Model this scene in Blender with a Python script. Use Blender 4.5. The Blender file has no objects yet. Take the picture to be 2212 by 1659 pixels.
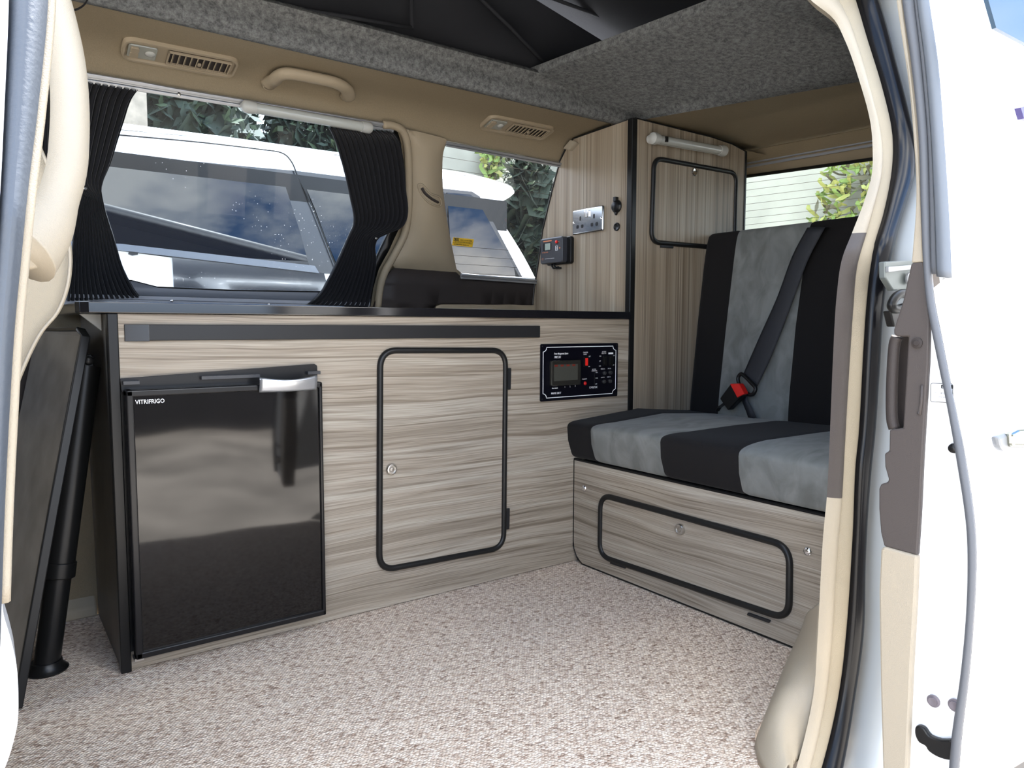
import bpy, bmesh, math, random
import numpy as np
from mathutils import Vector, Matrix
from mathutils.geometry import delaunay_2d_cdt
random.seed(7)
PI = math.pi
scene = bpy.context.scene
COL = scene.collection
# ---------------------------------------------------------------- camera
F, CX, CY, WPX = 1572.0, 1106.0, 829.5, 2212.0
EYE = np.array([0.0, 0.0, 0.665])
_vx = np.array([3265 - CX, -(711 - CY), -F]); _vx /= np.linalg.norm(_vx)
_vy = np.array([-45 - CX, -(702 - CY), -F]); _vy -= _vx * _vx.dot(_vy); _vy /= np.linalg.norm(_vy)
_vz = np.cross(_vx, _vy)
RW = np.array([_vx, _vy, _vz])
cam_d = bpy.data.cameras.new('camera'); cam = bpy.data.objects.new('camera', cam_d); COL.objects.link(cam)
m4 = Matrix([[*RW[0], EYE[0]], [*RW[1], EYE[1]], [*RW[2], EYE[2]], [0, 0, 0, 1]])
cam.matrix_world = m4
cam_d.sensor_width = 36; cam_d.lens = F / WPX * 36; cam_d.clip_start = 0.02; cam_d.clip_end = 200
scene.camera = cam
# ---------------------------------------------------------------- colour management
scene.view_settings.view_transform = 'Standard'; scene.view_settings.look = 'None'
scene.view_settings.gamma = 1; scene.view_settings.use_curve_mapping = False
scene.view_settings.exposure = 2.85
# ---------------------------------------------------------------- sky with clouds
world = bpy.data.worlds.new('sky'); scene.world = world; world.use_nodes = True
nt = world.node_tree; N = nt.nodes; L = nt.links; N.clear()
wo = N.new('ShaderNodeOutputWorld'); bg = N.new('ShaderNodeBackground')
tc = N.new('ShaderNodeTexCoord'); mp = N.new('ShaderNodeMapping'); mp.inputs['Scale'].default_value = (1, 1, 2.2)
mp.inputs['Location'].default_value = (1.35, 0.7, 0.4)
no = N.new('ShaderNodeTexNoise'); no.inputs['Scale'].default_value = 2.6; no.inputs['Detail'].default_value = 7; no.inputs['Roughness'].default_value = 0.58
cr = N.new('ShaderNodeValToRGB'); cr.color_ramp.elements[0].position = 0.45; cr.color_ramp.elements[1].position = 0.60
mx = N.new('ShaderNodeMix'); mx.data_type = 'RGBA'
sp = N.new('ShaderNodeSeparateXYZ'); gr = N.new('ShaderNodeValToRGB')
gr.color_ramp.elements[0].position = 0.0; gr.color_ramp.elements[0].color = (0.50, 0.62, 0.78, 1)
gr.color_ramp.elements[1].position = 0.34; gr.color_ramp.elements[1].color = (0.075, 0.19, 0.42, 1)
mx.inputs[7].default_value = (1.38, 1.35, 1.29, 1)
L.new(tc.outputs['Generated'], mp.inputs[0]); L.new(mp.outputs[0], no.inputs[0]); L.new(no.outputs['Fac'], cr.inputs[0])
L.new(tc.outputs['Generated'], sp.inputs[0]); L.new(sp.outputs[2], gr.inputs[0]); L.new(gr.outputs[0], mx.inputs[6])
L.new(cr.outputs[0], mx.inputs[0]); L.new(mx.outputs[2], bg.inputs[0]); bg.inputs[1].default_value = 1.0
L.new(bg.outputs[0], wo.inputs[0])
# ---------------------------------------------------------------- sun (high, slightly from behind the van)
sd = bpy.data.lights.new('sun', 'SUN'); so = bpy.data.objects.new('sun', sd); COL.objects.link(so)
sd.energy = 4.6; sd.angle = 0.02; sd.color = (1, 0.98, 0.95)
so.rotation_euler = Vector((0.35, 0.30, 1.0)).to_track_quat('Z', 'Y').to_euler()

# ================================================================ helpers
def ray(u, v): return RW @ np.array([u - CX, -(v - CY), -F])
def at(u, v, ax, val):
    """point of the plane <axis ax = val> behind photograph pixel (u, v)"""
    d = ray(u, v); t = (val - EYE[ax]) / d[ax]; return Vector(EYE + d * t)
def atp(u, v, p0, n):
    d = ray(u, v); n = np.array(n, float); t = np.dot(n, np.array(p0) - EYE) / np.dot(n, d); return Vector(EYE + d * t)
def lerp(a, b, t): return a + (b - a) * t

def tag(o, label=None, cat=None, group=None, kind=None):
    if label: o['label'] = label
    if cat: o['category'] = cat
    if group: o['group'] = group
    if kind: o['kind'] = kind
    return o
def empty(name, loc, label, cat, group=None):
    o = bpy.data.objects.new(name, None); COL.objects.link(o); o.location = loc; o.empty_display_size = 0.05
    return tag(o, label, cat, group)

class MB:
    def __init__(s): s.v = []; s.f = []; s.m = []
    def add(s, vs, fs, m=0):
        b = len(s.v); s.v += [tuple(p) for p in vs]
        for f in fs: s.f.append(tuple(b + i for i in f)); s.m.append(m)
        return s
    def box(s, x0, x1, y0, y1, z0, z1, m=0):
        return s.add([(x, y, z) for x in (x0, x1) for y in (y0, y1) for z in (z0, z1)],
                     [(0, 1, 3, 2), (4, 6, 7, 5), (0, 4, 5, 1), (2, 3, 7, 6), (0, 2, 6, 4), (1, 5, 7, 3)], m)
    def prism(s, pts, vec, m=0):
        pts = [Vector(p) for p in pts]; n = len(pts); vec = Vector(vec)
        vs = pts + [p + vec for p in pts]
        return s.add(vs, [tuple(range(n)), tuple(range(2 * n - 1, n - 1, -1))] + [(i, (i + 1) % n, n + (i + 1) % n, n + i) for i in range(n)], m)
    def tube(s, path, r, n=10, closed=False, flat=1.0, up=None, m=0, caps=True):
        P = [Vector(p) for p in path]; k = len(P)
        rs = r if isinstance(r, (list, tuple)) else [r] * k
        vs = []; prev = None
        for i in range(k):
            if closed: t = P[(i + 1) % k] - P[i - 1]
            else: t = P[min(i + 1, k - 1)] - P[max(i - 1, 0)]
            t.normalize()
            if up is not None: a = Vector(up)
            else: a = prev if prev is not None else (Vector((0, 0, 1)) if abs(t.z) < .9 else Vector((1, 0, 0)))
            a = (a - t * a.dot(t)).normalized(); prev = a; b = t.cross(a)
            for j in range(n):
                an = 2 * PI * j / n
                vs.append(P[i] + a * math.cos(an) * rs[i] * flat + b * math.sin(an) * rs[i])
        fs = []
        for i in range(k if closed else k - 1):
            for j in range(n):
                i2 = (i + 1) % k
                fs.append((i * n + j, i * n + (j + 1) % n, i2 * n + (j + 1) % n, i2 * n + j))
        if not closed and caps: fs += [tuple(range(n - 1, -1, -1)), tuple(range((k - 1) * n, k * n))]
        return s.add(vs, fs, m)
    def ribbon(s, path, w, t, side, m=0, closed=False):
        """flat strap along path: width w along 'side', thickness t"""
        P = [Vector(p) for p in path]; k = len(P); vs = []
        for i in range(k):
            tg = (P[min(i + 1, k - 1)] - P[max(i - 1, 0)]).normalized()
            sd_ = Vector(side) if not isinstance(side, list) else Vector(side[i])
            sd_ = (sd_ - tg * sd_.dot(tg)).normalized(); nn = tg.cross(sd_)
            ww = w[i] if isinstance(w, list) else w
            for a, b in ((-1, -1), (1, -1), (1, 1), (-1, 1)): vs.append(P[i] + sd_ * a * ww / 2 + nn * b * t / 2)
        fs = [(i * 4 + j, i * 4 + (j + 1) % 4, i * 4 + 4 + (j + 1) % 4, i * 4 + 4 + j) for i in range(k - 1) for j in range(4)]
        fs += [(3, 2, 1, 0), tuple(range(4 * k - 4, 4 * k))]
        return s.add(vs, fs, m)
    def cyl(s, p0, p1, r0, r1=None, n=20, m=0):
        return s.tube([p0, p1], [r0, r0 if r1 is None else r1], n=n, m=m)
    def lathe(s, p0, ax, prof, n=24, m=0):
        """prof: (distance along axis, radius)"""
        p0 = Vector(p0); ax = Vector(ax).normalized()
        a = Vector((0, 0, 1)) if abs(ax.z) < .9 else Vector((1, 0, 0)); a = (a - ax * a.dot(ax)).normalized(); b = ax.cross(a)
        vs = []; k = len(prof)
        for d, r in prof:
            for j in range(n):
                an = 2 * PI * j / n; vs.append(p0 + ax * d + a * math.cos(an) * r + b * math.sin(an) * r)
        fs = [(i * n + j, i * n + (j + 1) % n, (i + 1) * n + (j + 1) % n, (i + 1) * n + j) for i in range(k - 1) for j in range(n)]
        fs += [tuple(range(n - 1, -1, -1)), tuple(range((k - 1) * n, k * n))]
        return s.add(vs, fs, m)
    def grid(s, fn, nu, nv, m=0, mf=None):
        vs = [fn(i / nu, j / nv) for j in range(nv + 1) for i in range(nu + 1)]
        b = len(s.v); s.v += [tuple(p) for p in vs]
        for j in range(nv):
            for i in range(nu):
                a = j * (nu + 1) + i
                s.f.append((b + a, b + a + 1, b + a + nu + 2, b + a + nu + 1)); s.m.append(mf((i + .5) / nu, (j + .5) / nv) if mf else m)
        return s
    def build(s, name, mats, parent=None, bevel=0, seg=2, smooth=False, solid=0, solid_off=0, sub=0, weld=False):
        me = bpy.data.meshes.new(name); bm = bmesh.new()
        vs = [bm.verts.new(p) for p in s.v]
        for f, mi in zip(s.f, s.m):
            try: fa = bm.faces.new([vs[i] for i in f]); fa.material_index = mi; fa.smooth = bool(smooth)
            except ValueError: pass
        if weld: bmesh.ops.remove_doubles(bm, verts=bm.verts, dist=1e-5)
        bmesh.ops.recalc_face_normals(bm, faces=bm.faces); bm.to_mesh(me); bm.free()
        if not isinstance(mats, (list, tuple)): mats = [mats]
        for x in mats: me.materials.append(x)
        o = bpy.data.objects.new(name, me); COL.objects.link(o)
        if parent is not None:
            o.parent = parent; w = Matrix.Identity(4); q = parent
            off = Vector((0, 0, 0))
            while q is not None: off += Vector(q.location); q = q.parent
            me.transform(Matrix.Translation(-off))
        if solid:
            md = o.modifiers.new('solid', 'SOLIDIFY'); md.thickness = solid; md.offset = solid_off
        if bevel:
            md = o.modifiers.new('bevel', 'BEVEL'); md.width = bevel; md.segments = seg; md.limit_method = 'ANGLE'; md.angle_limit = math.radians(40)
            md.harden_normals = False
        if sub:
            md = o.modifiers.new('sub', 'SUBSURF'); md.levels = sub; md.render_levels = sub
        if smooth:
            try:
                for p in me.polygons: p.use_smooth = True
                if not isinstance(smooth, bool): me.set_sharp_from_angle(angle=math.radians(smooth))
            except Exception: pass
        return o

def rrect(w, h, r, n=6):
    """rounded rectangle outline, centred, 2-D"""
    out = []
    for cx, cy, a0 in ((w / 2 - r, h / 2 - r, 0), (-w / 2 + r, h / 2 - r, PI / 2), (-w / 2 + r, -h / 2 + r, PI), (w / 2 - r, -h / 2 + r, 1.5 * PI)):
        for k in range(n + 1):
            a = a0 + PI / 2 * k / n; out.append((cx + r * math.cos(a), cy + r * math.sin(a)))
    return out
def quad_round(c, r, n=6, fn=None):
    """rounded outline of four 3-D corners (any convex planar polygon)"""
    c = [Vector(p) for p in c]; out = []
    for i in range(len(c)):
        a = (c[i - 1] - c[i]).normalized(); b = (c[(i + 1) % len(c)] - c[i]).normalized()
        p0 = c[i] + a * r; p1 = c[i] + b * r
        for k in range(n + 1):
            t = k / n; out.append(p0 * (1 - t) ** 2 + c[i] * 2 * t * (1 - t) + p1 * t * t)
    return out
def spl(pts, n=8, closed=False):
    """Catmull-Rom through points"""
    P = [Vector(p) for p in pts]; k = len(P); out = []
    for i in range(k if closed else k - 1):
        p1, p2 = P[i], P[(i + 1) % k]
        p0 = P[i - 1] if (closed or i > 0) else p1 * 2 - p2
        p3 = P[(i + 2) % k] if (closed or i < k - 2) else p2 * 2 - p1
        for j in range(n):
            t = j / n
            out.append(((p1 * 2) + (p2 - p0) * t + (p0 * 2 - p1 * 5 + p2 * 4 - p3) * t * t + (p1 * 3 - p0 - p2 * 3 + p3) * t ** 3) * .5)
    if not closed: out.append(P[-1])
    return out
def sp2(pts, n=6, closed=False): return [(p.x, p.y) for p in spl([(a, b, 0) for a, b in pts], n, closed)]
def curve_u(pts):
    """u as a smooth function of v through pixel points"""
    pts = sorted(((v, u) for u, v in pts)); vs = [p[0] for p in pts]; us = [p[1] for p in pts]
    n = len(vs); d = [(us[i + 1] - us[i]) / (vs[i + 1] - vs[i]) for i in range(n - 1)]
    m = [d[0]] + [(d[i - 1] + d[i]) / 2 for i in range(1, n - 1)] + [d[-1]]
    def f(v):
        if v <= vs[0]: return us[0] + m[0] * (v - vs[0])
        if v >= vs[-1]: return us[-1] + m[-1] * (v - vs[-1])
        i = max(j for j in range(n - 1) if vs[j] <= v); h = vs[i + 1] - vs[i]; t = (v - vs[i]) / h
        return (2 * t**3 - 3 * t * t + 1) * us[i] + (t**3 - 2 * t * t + t) * h * m[i] + (-2 * t**3 + 3 * t * t) * us[i + 1] + (t**3 - t * t) * h * m[i + 1]
    return f
def inside(p, poly):
    x, y = p; c = False; n = len(poly)
    for i in range(n):
        x1, y1 = poly[i]; x2, y2 = poly[i - 1]
        if (y1 > y) != (y2 > y) and x < (x2 - x1) * (y - y1) / (y2 - y1) + x1: c = not c
    return c
def sheet(outer, holes, fn, step=.05):
    """triangulated sheet of a 2-D outline with holes, mapped to 3-D by fn"""
    def dens(poly):
        o = []
        for i in range(len(poly)):
            a, b = poly[i], poly[(i + 1) % len(poly)]; n = max(1, int(math.dist(a, b) / step + .5))
            o += [(lerp(a[0], b[0], k / n), lerp(a[1], b[1], k / n)) for k in range(n)]
        return o
    outer = dens(outer); holes = [dens(h) for h in holes]
    vs = []; es = []
    for poly in [outer] + holes:
        b = len(vs); vs += [Vector(p) for p in poly]; n = len(poly); es += [(b + i, b + (i + 1) % n) for i in range(n)]
    xs = [p[0] for p in outer]; ys = [p[1] for p in outer]
    x = min(xs) + step / 2
    while x < max(xs):
        y = min(ys) + step / 2
        while y < max(ys):
            if inside((x, y), outer) and not any(inside((x, y), h) for h in holes): vs.append(Vector((x, y)))
            y += step
        x += step
    V, E_, Fc, _, _, _ = delaunay_2d_cdt(vs, es, [], 0, 1e-6)
    mb = MB(); fs = []
    for f in Fc:
        c = sum((V[i] for i in f), Vector((0, 0))) / len(f)
        if inside(c, outer) and not any(inside(c, h) for h in holes): fs.append(tuple(f))
    mb.add([fn(p[0], p[1]) for p in V], fs); return mb
class Frame:
    """local frame on a surface: right, up, out"""
    def __init__(s, o, r, u): s.o = Vector(o); s.r = Vector(r).normalized(); s.n = s.r.cross(Vector(u)).normalized(); s.u = s.n.cross(s.r)
    def p(s, a, b, c=0): return s.o + s.r * a + s.u * b + s.n * c
    def slab(s, mb, poly, c0, c1, m=0): return mb.prism([s.p(a, b, c0) for a, b in poly], s.n * (c1 - c0), m)
    def rbox(s, mb, a, b, w, h, r, c0, c1, m=0, n=5): return s.slab(mb, [(a + x, b + y) for x, y in rrect(w, h, r, n)], c0, c1, m)
FONT_CACHE = {}
def text(mb, fr, s, a, b, h, c, m=0, shear=0, sx=1.0, align='LEFT', bold=0.0):
    """flat lettering on a frame, printed 0.2 mm proud"""
    cu = bpy.data.curves.new('t', 'FONT'); cu.body = s; cu.size = h; cu.shear = shear; cu.align_x = align; cu.offset = bold; cu.resolution_u = 2
    o = bpy.data.objects.new('t', cu); COL.objects.link(o); dg = bpy.context.evaluated_depsgraph_get(); dg.update()
    me = bpy.data.meshes.new_from_object(o.evaluated_get(dg))
    vs = [fr.p(a + v.co.x * sx, b + v.co.y, c) for v in me.vertices]; mb.add(vs, [tuple(p.vertices) for p in me.polygons], m)
    bpy.data.objects.remove(o); bpy.data.curves.remove(cu); bpy.data.meshes.remove(me)

# ================================================================ materials
def new_mat(name):
    m = bpy.data.materials.new(name); m.use_nodes = True; return m, m.node_tree.nodes, m.node_tree.links, m.node_tree.nodes['Principled BSDF']
def mat(name, col, rough=.5, metal=0, spec=.5, coat=0, bump=0, bscale=200, vary=0, vscale=20, sheen=0):
    m, n, l, b = new_mat(name)
    b.inputs['Base Color'].default_value = (*col, 1); b.inputs['Roughness'].default_value = rough; b.inputs['Metallic'].default_value = metal
    b.inputs['Specular IOR Level'].default_value = spec; b.inputs['Coat Weight'].default_value = coat; b.inputs['Sheen Weight'].default_value = sheen
    t = n.new('ShaderNodeTexCoord')
    if bump:
        x = n.new('ShaderNodeTexNoise'); x.inputs['Scale'].default_value = bscale; x.inputs['Detail'].default_value = 3
        bp = n.new('ShaderNodeBump'); bp.inputs['Strength'].default_value = bump; bp.inputs['Distance'].default_value = .002
        l.new(t.outputs['Object'], x.inputs[0]); l.new(x.outputs[0], bp.inputs['Height']); l.new(bp.outputs[0], b.inputs['Normal'])
    if vary:
        x = n.new('ShaderNodeTexNoise'); x.inputs['Scale'].default_value = vscale; x.inputs['Detail'].default_value = 4
        r = n.new('ShaderNodeValToRGB'); r.color_ramp.elements[0].position = .3; r.color_ramp.elements[1].position = .7
        r.color_ramp.elements[0].color = (*[c * (1 - vary) for c in col], 1); r.color_ramp.elements[1].color = (*[min(1, c * (1 + vary)) for c in col], 1)
        l.new(t.outputs['Object'], x.inputs[0]); l.new(x.outputs[0], r.inputs[0]); l.new(r.outputs[0], b.inputs['Base Color'])
    return m
def wood(name, vertical=False, tint=(1, 1, 1), along='x'):
    m, n, l, b = new_mat(name)
    g = n.new('ShaderNodeNewGeometry'); mp_ = n.new('ShaderNodeMapping')
    # world position keeps the grain continuous over neighbouring boards
    l.new(g.outputs['Position'], mp_.inputs[0])
    lo, hi = .42, 34
    if vertical: mp_.inputs['Scale'].default_value = (hi, hi, lo * .35)
    else: mp_.inputs['Scale'].default_value = (lo, lo, hi); mp_.inputs['Rotation'].default_value = (math.radians(1.2), math.radians(-1.6), 0)
    wv = n.new('ShaderNodeTexNoise'); wv.inputs['Scale'].default_value = 1.6 if not vertical else .8; wv.inputs['Detail'].default_value = 2
    mp2 = n.new('ShaderNodeMapping'); mp2.inputs['Scale'].default_value = (.9, .9, 2.6) if not vertical else (3, 3, .6)
    l.new(g.outputs['Position'], mp2.inputs[0]); l.new(mp2.outputs[0], wv.inputs[0])
    ad = n.new('ShaderNodeVectorMath'); ad.operation = 'MULTIPLY_ADD'
    ad.inputs[1].default_value = (0, 0, 1.9) if not vertical else (.35, .35, 0)
    l.new(wv.outputs['Color'], ad.inputs[0]); l.new(mp_.outputs[0], ad.inputs[2])
    def noise(sc, det, dist=0):
        x = n.new('ShaderNodeTexNoise'); x.inputs['Scale'].default_value = sc; x.inputs['Detail'].default_value = det; x.inputs['Distortion'].default_value = dist
        l.new(ad.outputs[0], x.inputs[0]); return x
    n1 = noise(.8, 3); n2 = noise(4.2, 3); n3 = noise(16, 3)
    r1 = n.new('ShaderNodeValToRGB'); e = r1.color_ramp.elements
    e[0].position = .30; e[0].color = (.27 * tint[0], .215 * tint[1], .16 * tint[2], 1); e[1].position = .66; e[1].color = (.44 * tint[0], .375 * tint[1], .30 * tint[2], 1)
    x2 = e.new(.48); x2.color = (.37 * tint[0], .30 * tint[1], .23 * tint[2], 1)
    l.new(n1.outputs[0], r1.inputs[0])
    r2 = n.new('ShaderNodeValToRGB'); e = r2.color_ramp.elements; e[0].position = .36; e[0].color = (.50, .46, .42, 1); e[1].position = .46; e[1].color = (1, 1, 1, 1)
    l.new(n2.outputs[0], r2.inputs[0])
    r3 = n.new('ShaderNodeValToRGB'); e = r3.color_ramp.elements; e[0].position = .38; e[0].color = (.70, .68, .66, 1); e[1].position = .62; e[1].color = (1.06, 1.06, 1.06, 1)
    l.new(n3.outputs[0], r3.inputs[0])
    m1 = n.new('ShaderNodeMix'); m1.data_type = 'RGBA'; m1.blend_type = 'MULTIPLY'; m1.inputs[0].default_value = .75
    l.new(r1.outputs[0], m1.inputs[6]); l.new(r2.outputs[0], m1.inputs[7])
    m2 = n.new('ShaderNodeMix'); m2.data_type = 'RGBA'; m2.blend_type = 'MULTIPLY'; m2.inputs[0].default_value = .9
    l.new(m1.outputs[2], m2.inputs[6]); l.new(r3.outputs[0], m2.inputs[7]); l.new(m2.outputs[2], b.inputs['Base Color'])
    b.inputs['Roughness'].default_value = .42; b.inputs['Specular IOR Level'].default_value = .35
    bp = n.new('ShaderNodeBump'); bp.inputs['Strength'].default_value = .15; bp.inputs['Distance'].default_value = .001
    l.new(n3.outputs[0], bp.inputs['Height']); l.new(bp.outputs[0], b.inputs['Normal'])
    return m
def carpet_mat():
    m, n, l, b = new_mat('berber_carpet'); t = n.new('ShaderNodeTexCoord')
    mp_ = n.new('ShaderNodeMapping'); mp_.inputs['Rotation'].default_value = (0, 0, math.radians(28)); mp_.inputs['Scale'].default_value = (1, 1.55, 1)
    l.new(t.outputs['Object'], mp_.inputs[0])
    v = n.new('ShaderNodeTexVoronoi'); v.inputs['Scale'].default_value = 170; v.inputs['Randomness'].default_value = .55; l.new(mp_.outputs[0], v.inputs[0])
    no_ = n.new('ShaderNodeTexNoise'); no_.inputs['Scale'].default_value = 55; no_.inputs['Detail'].default_value = 4; l.new(mp_.outputs[0], no_.inputs[0])
    sep = n.new('ShaderNodeSeparateColor'); l.new(v.outputs['Color'], sep.inputs[0])
    mxv = n.new('ShaderNodeMath'); mxv.operation = 'MULTIPLY_ADD'; mxv.inputs[1].default_value = .42; l.new(sep.outputs[0], mxv.inputs[0])
    sc_ = n.new('ShaderNodeMath'); sc_.operation = 'MULTIPLY'; sc_.inputs[1].default_value = .60; l.new(no_.outputs[0], sc_.inputs[0]); l.new(sc_.outputs[0], mxv.inputs[2])
    r = n.new('ShaderNodeValToRGB'); e = r.color_ramp.elements; e[0].position = .22; e[0].color = (.31, .215, .16, 1); e[1].position = .70; e[1].color = (.87, .76, .64, 1)
    q = e.new(.42); q.color = (.65, .53, .425, 1); l.new(mxv.outputs[0], r.inputs[0])
    dr = n.new('ShaderNodeValToRGB'); e = dr.color_ramp.elements; e[0].position = .35; e[0].color = (1, 1, 1, 1); e[1].position = .85; e[1].color = (.45, .42, .42, 1)
    l.new(v.outputs['Distance'], dr.inputs[0])
    mm = n.new('ShaderNodeMix'); mm.data_type = 'RGBA'; mm.blend_type = 'MULTIPLY'; mm.inputs[0].default_value = .8
    l.new(r.outputs[0], mm.inputs[6]); l.new(dr.outputs[0], mm.inputs[7]); l.new(mm.outputs[2], b.inputs['Base Color'])
    iv = n.new('ShaderNodeMath'); iv.operation = 'MULTIPLY'; iv.inputs[1].default_value = -1; l.new(v.outputs['Distance'], iv.inputs[0])
    bp = n.new('ShaderNodeBump'); bp.inputs['Strength'].default_value = .8; bp.inputs['Distance'].default_value = .004
    l.new(iv.outputs[0], bp.inputs['Height']); l.new(bp.outputs[0], b.inputs['Normal'])
    b.inputs['Roughness'].default_value = .95; b.inputs['Specular IOR Level'].default_value = .1; return m
def felt_mat():
    m, n, l, b = new_mat('grey_felt'); t = n.new('ShaderNodeTexCoord')
    x = n.new('ShaderNodeTexNoise'); x.inputs['Scale'].default_value = 260; x.inputs['Detail'].default_value = 4; x.inputs['Roughness'].default_value = .7
    y = n.new('ShaderNodeTexNoise'); y.inputs['Scale'].default_value = 90; y.inputs['Detail'].default_value = 5
    l.new(t.outputs['Object'], x.inputs[0]); l.new(t.outputs['Object'], y.inputs[0])
    a = n.new('ShaderNodeMath'); a.operation = 'ADD'; l.new(x.outputs[0], a.inputs[0]); l.new(y.outputs[0], a.inputs[1])
    r = n.new('ShaderNodeValToRGB'); e = r.color_ramp.elements; e[0].position = .38; e[0].color = (.068, .070, .070, 1); e[1].position = .64; e[1].color = (.185, .19, .188, 1)
    h = n.new('ShaderNodeMath'); h.operation = 'MULTIPLY'; h.inputs[1].default_value = .5; l.new(a.outputs[0], h.inputs[0]); l.new(h.outputs[0], r.inputs[0])
    l.new(r.outputs[0], b.inputs['Base Color']); b.inputs['Roughness'].default_value = 1; b.inputs['Specular IOR Level'].default_value = .05
    bp = n.new('ShaderNodeBump'); bp.inputs['Strength'].default_value = .5; bp.inputs['Distance'].default_value = .002; l.new(x.outputs[0], bp.inputs['Height']); l.new(bp.outputs[0], b.inputs['Normal'])
    return m
def suede_mat():
    m, n, l, b = new_mat('grey_suede'); t = n.new('ShaderNodeTexCoord')
    mp_ = n.new('ShaderNodeMapping'); mp_.inputs['Rotation'].default_value = (0, 0, .6); mp_.inputs['Scale'].default_value = (1, 2.2, 1.3); l.new(t.outputs['Object'], mp_.inputs[0])
    x = n.new('ShaderNodeTexNoise'); x.inputs['Scale'].default_value = 9; x.inputs['Detail'].default_value = 6; x.inputs['Distortion'].default_value = .8; l.new(mp_.outputs[0], x.inputs[0])
    r = n.new('ShaderNodeValToRGB'); e = r.color_ramp.elements; e[0].position = .36; e[0].color = (.125, .13, .12, 1); e[1].position = .64; e[1].color = (.20, .208, .198, 1)
    l.new(x.outputs[0], r.inputs[0]); l.new(r.outputs[0], b.inputs['Base Color']); b.inputs['Roughness'].default_value = .85; b.inputs['Sheen Weight'].default_value = .15
    f_ = n.new('ShaderNodeTexNoise'); f_.inputs['Scale'].default_value = 700; l.new(t.outputs['Object'], f_.inputs[0])
    bp = n.new('ShaderNodeBump'); bp.inputs['Strength'].default_value = .25; bp.inputs['Distance'].default_value = .001; l.new(f_.outputs[0], bp.inputs['Height']); l.new(bp.outputs[0], b.inputs['Normal'])
    return m
def glass_mat(name, tint, dirt=0, ior=1.33):
    m, n, l, b = new_mat(name); n.remove(b); out = [x for x in n if x.type == 'OUTPUT_MATERIAL'][0]
    tr = n.new('ShaderNodeBsdfTransparent'); tr.inputs[0].default_value = (*tint, 1); gl = n.new('ShaderNodeBsdfGlossy'); gl.inputs['Roughness'].default_value = .0
    fr = n.new('ShaderNodeFresnel'); fr.inputs[0].default_value = ior; mxs = n.new('ShaderNodeMixShader')
    l.new(fr.outputs[0], mxs.inputs[0]); l.new(tr.outputs[0], mxs.inputs[1]); l.new(gl.outputs[0], mxs.inputs[2])
    last = mxs.outputs[0]
    if dirt:
        t = n.new('ShaderNodeTexCoord'); v = n.new('ShaderNodeTexVoronoi'); v.inputs['Scale'].default_value = 130; l.new(t.outputs['Object'], v.inputs[0])
        ns = n.new('ShaderNodeTexNoise'); ns.inputs['Scale'].default_value = 5; ns.inputs['Detail'].default_value = 3; l.new(t.outputs['Object'], ns.inputs[0])
        a = n.new('ShaderNodeMapRange'); a.inputs[1].default_value = .16; a.inputs[2].default_value = .08; l.new(v.outputs['Distance'], a.inputs[0])
        c = n.new('ShaderNodeMapRange'); c.inputs[1].default_value = .5; c.inputs[2].default_value = .62; l.new(ns.outputs[0], c.inputs[0])
        s_ = n.new('ShaderNodeSeparateColor'); l.new(v.outputs['Color'], s_.inputs[0]); c2 = n.new('ShaderNodeMapRange'); c2.inputs[1].default_value = .55; c2.inputs[2].default_value = .6; l.new(s_.outputs[0], c2.inputs[0])
        p = n.new('ShaderNodeMath'); p.operation = 'MULTIPLY'; l.new(a.outputs[0], p.inputs[0]); l.new(c.outputs[0], p.inputs[1])
        p2 = n.new('ShaderNodeMath'); p2.operation = 'MULTIPLY'; l.new(p.outputs[0], p2.inputs[0]); l.new(c2.outputs[0], p2.inputs[1])
        p3 = n.new('ShaderNodeMath'); p3.operation = 'MULTIPLY_ADD'; p3.inputs[1].default_value = dirt; p3.inputs[2].default_value = .004; l.new(p2.outputs[0], p3.inputs[0])
        df = n.new('ShaderNodeBsdfDiffuse'); df.inputs[0].default_value = (.8, .85, .9, 1); m3 = n.new('ShaderNodeMixShader')
        tl = n.new('ShaderNodeBsdfTranslucent'); tl.inputs[0].default_value = (.8, .85, .9, 1); m4_ = n.new('ShaderNodeMixShader'); m4_.inputs[0].default_value = .5
        l.new(df.outputs[0], m4_.inputs[1]); l.new(tl.outputs[0], m4_.inputs[2])
        l.new(p3.outputs[0], m3.inputs[0]); l.new(last, m3.inputs[1]); l.new(m4_.outputs[0], m3.inputs[2]); last = m3.outputs[0]
    l.new(last, out.inputs[0]); return m

WOOD_H = wood('laminate_horizontal', False, (1.0, 1.06, 1.10)); WOOD_V = wood('laminate_vertical', True, (.90, .91, .88))
CARPET = carpet_mat(); FELT = felt_mat(); SUEDE = suede_mat()
BEIGE = mat('beige_headliner', (.235, .19, .125), .9, spec=.15, bump=.35, bscale=600, vary=.05, vscale=300)
BEIGE_P = mat('beige_plastic', (.295, .24, .165), .55, spec=.3, bump=.25, bscale=900)
CREAM = mat('cream_plastic', (.33, .285, .215), .5, spec=.35, bump=.25, bscale=900)
CREAM_F = mat('cream_textured', (.33, .285, .21), .85, spec=.15, bump=.5, bscale=1200)
BROWN = mat('dark_brown_plastic', (.036, .029, .026), .55, spec=.25, bump=.2, bscale=900)
TAUPE = mat('taupe_plastic', (.062, .052, .047), .5, spec=.25, bump=.25, bscale=900)
BLACK = mat('black_plastic', (.007, .007, .007), .32, spec=.3)
RUBBER = mat('black_rubber', (.009, .009, .009), .4, spec=.35)
SEAL = mat('door_seal', (.004, .004, .005), .22, spec=.22)
SEAL_G = mat('grey_door_seal', (.085, .09, .10), .55, spec=.5, bump=.1, bscale=500)
BLACK_F = mat('black_fabric', (.013, .012, .012), .9, spec=.1, bump=.3, bscale=900, sheen=.05)
CURTAIN = mat('black_curtain', (.009, .009, .011), .9, spec=.15, sheen=.12)
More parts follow.
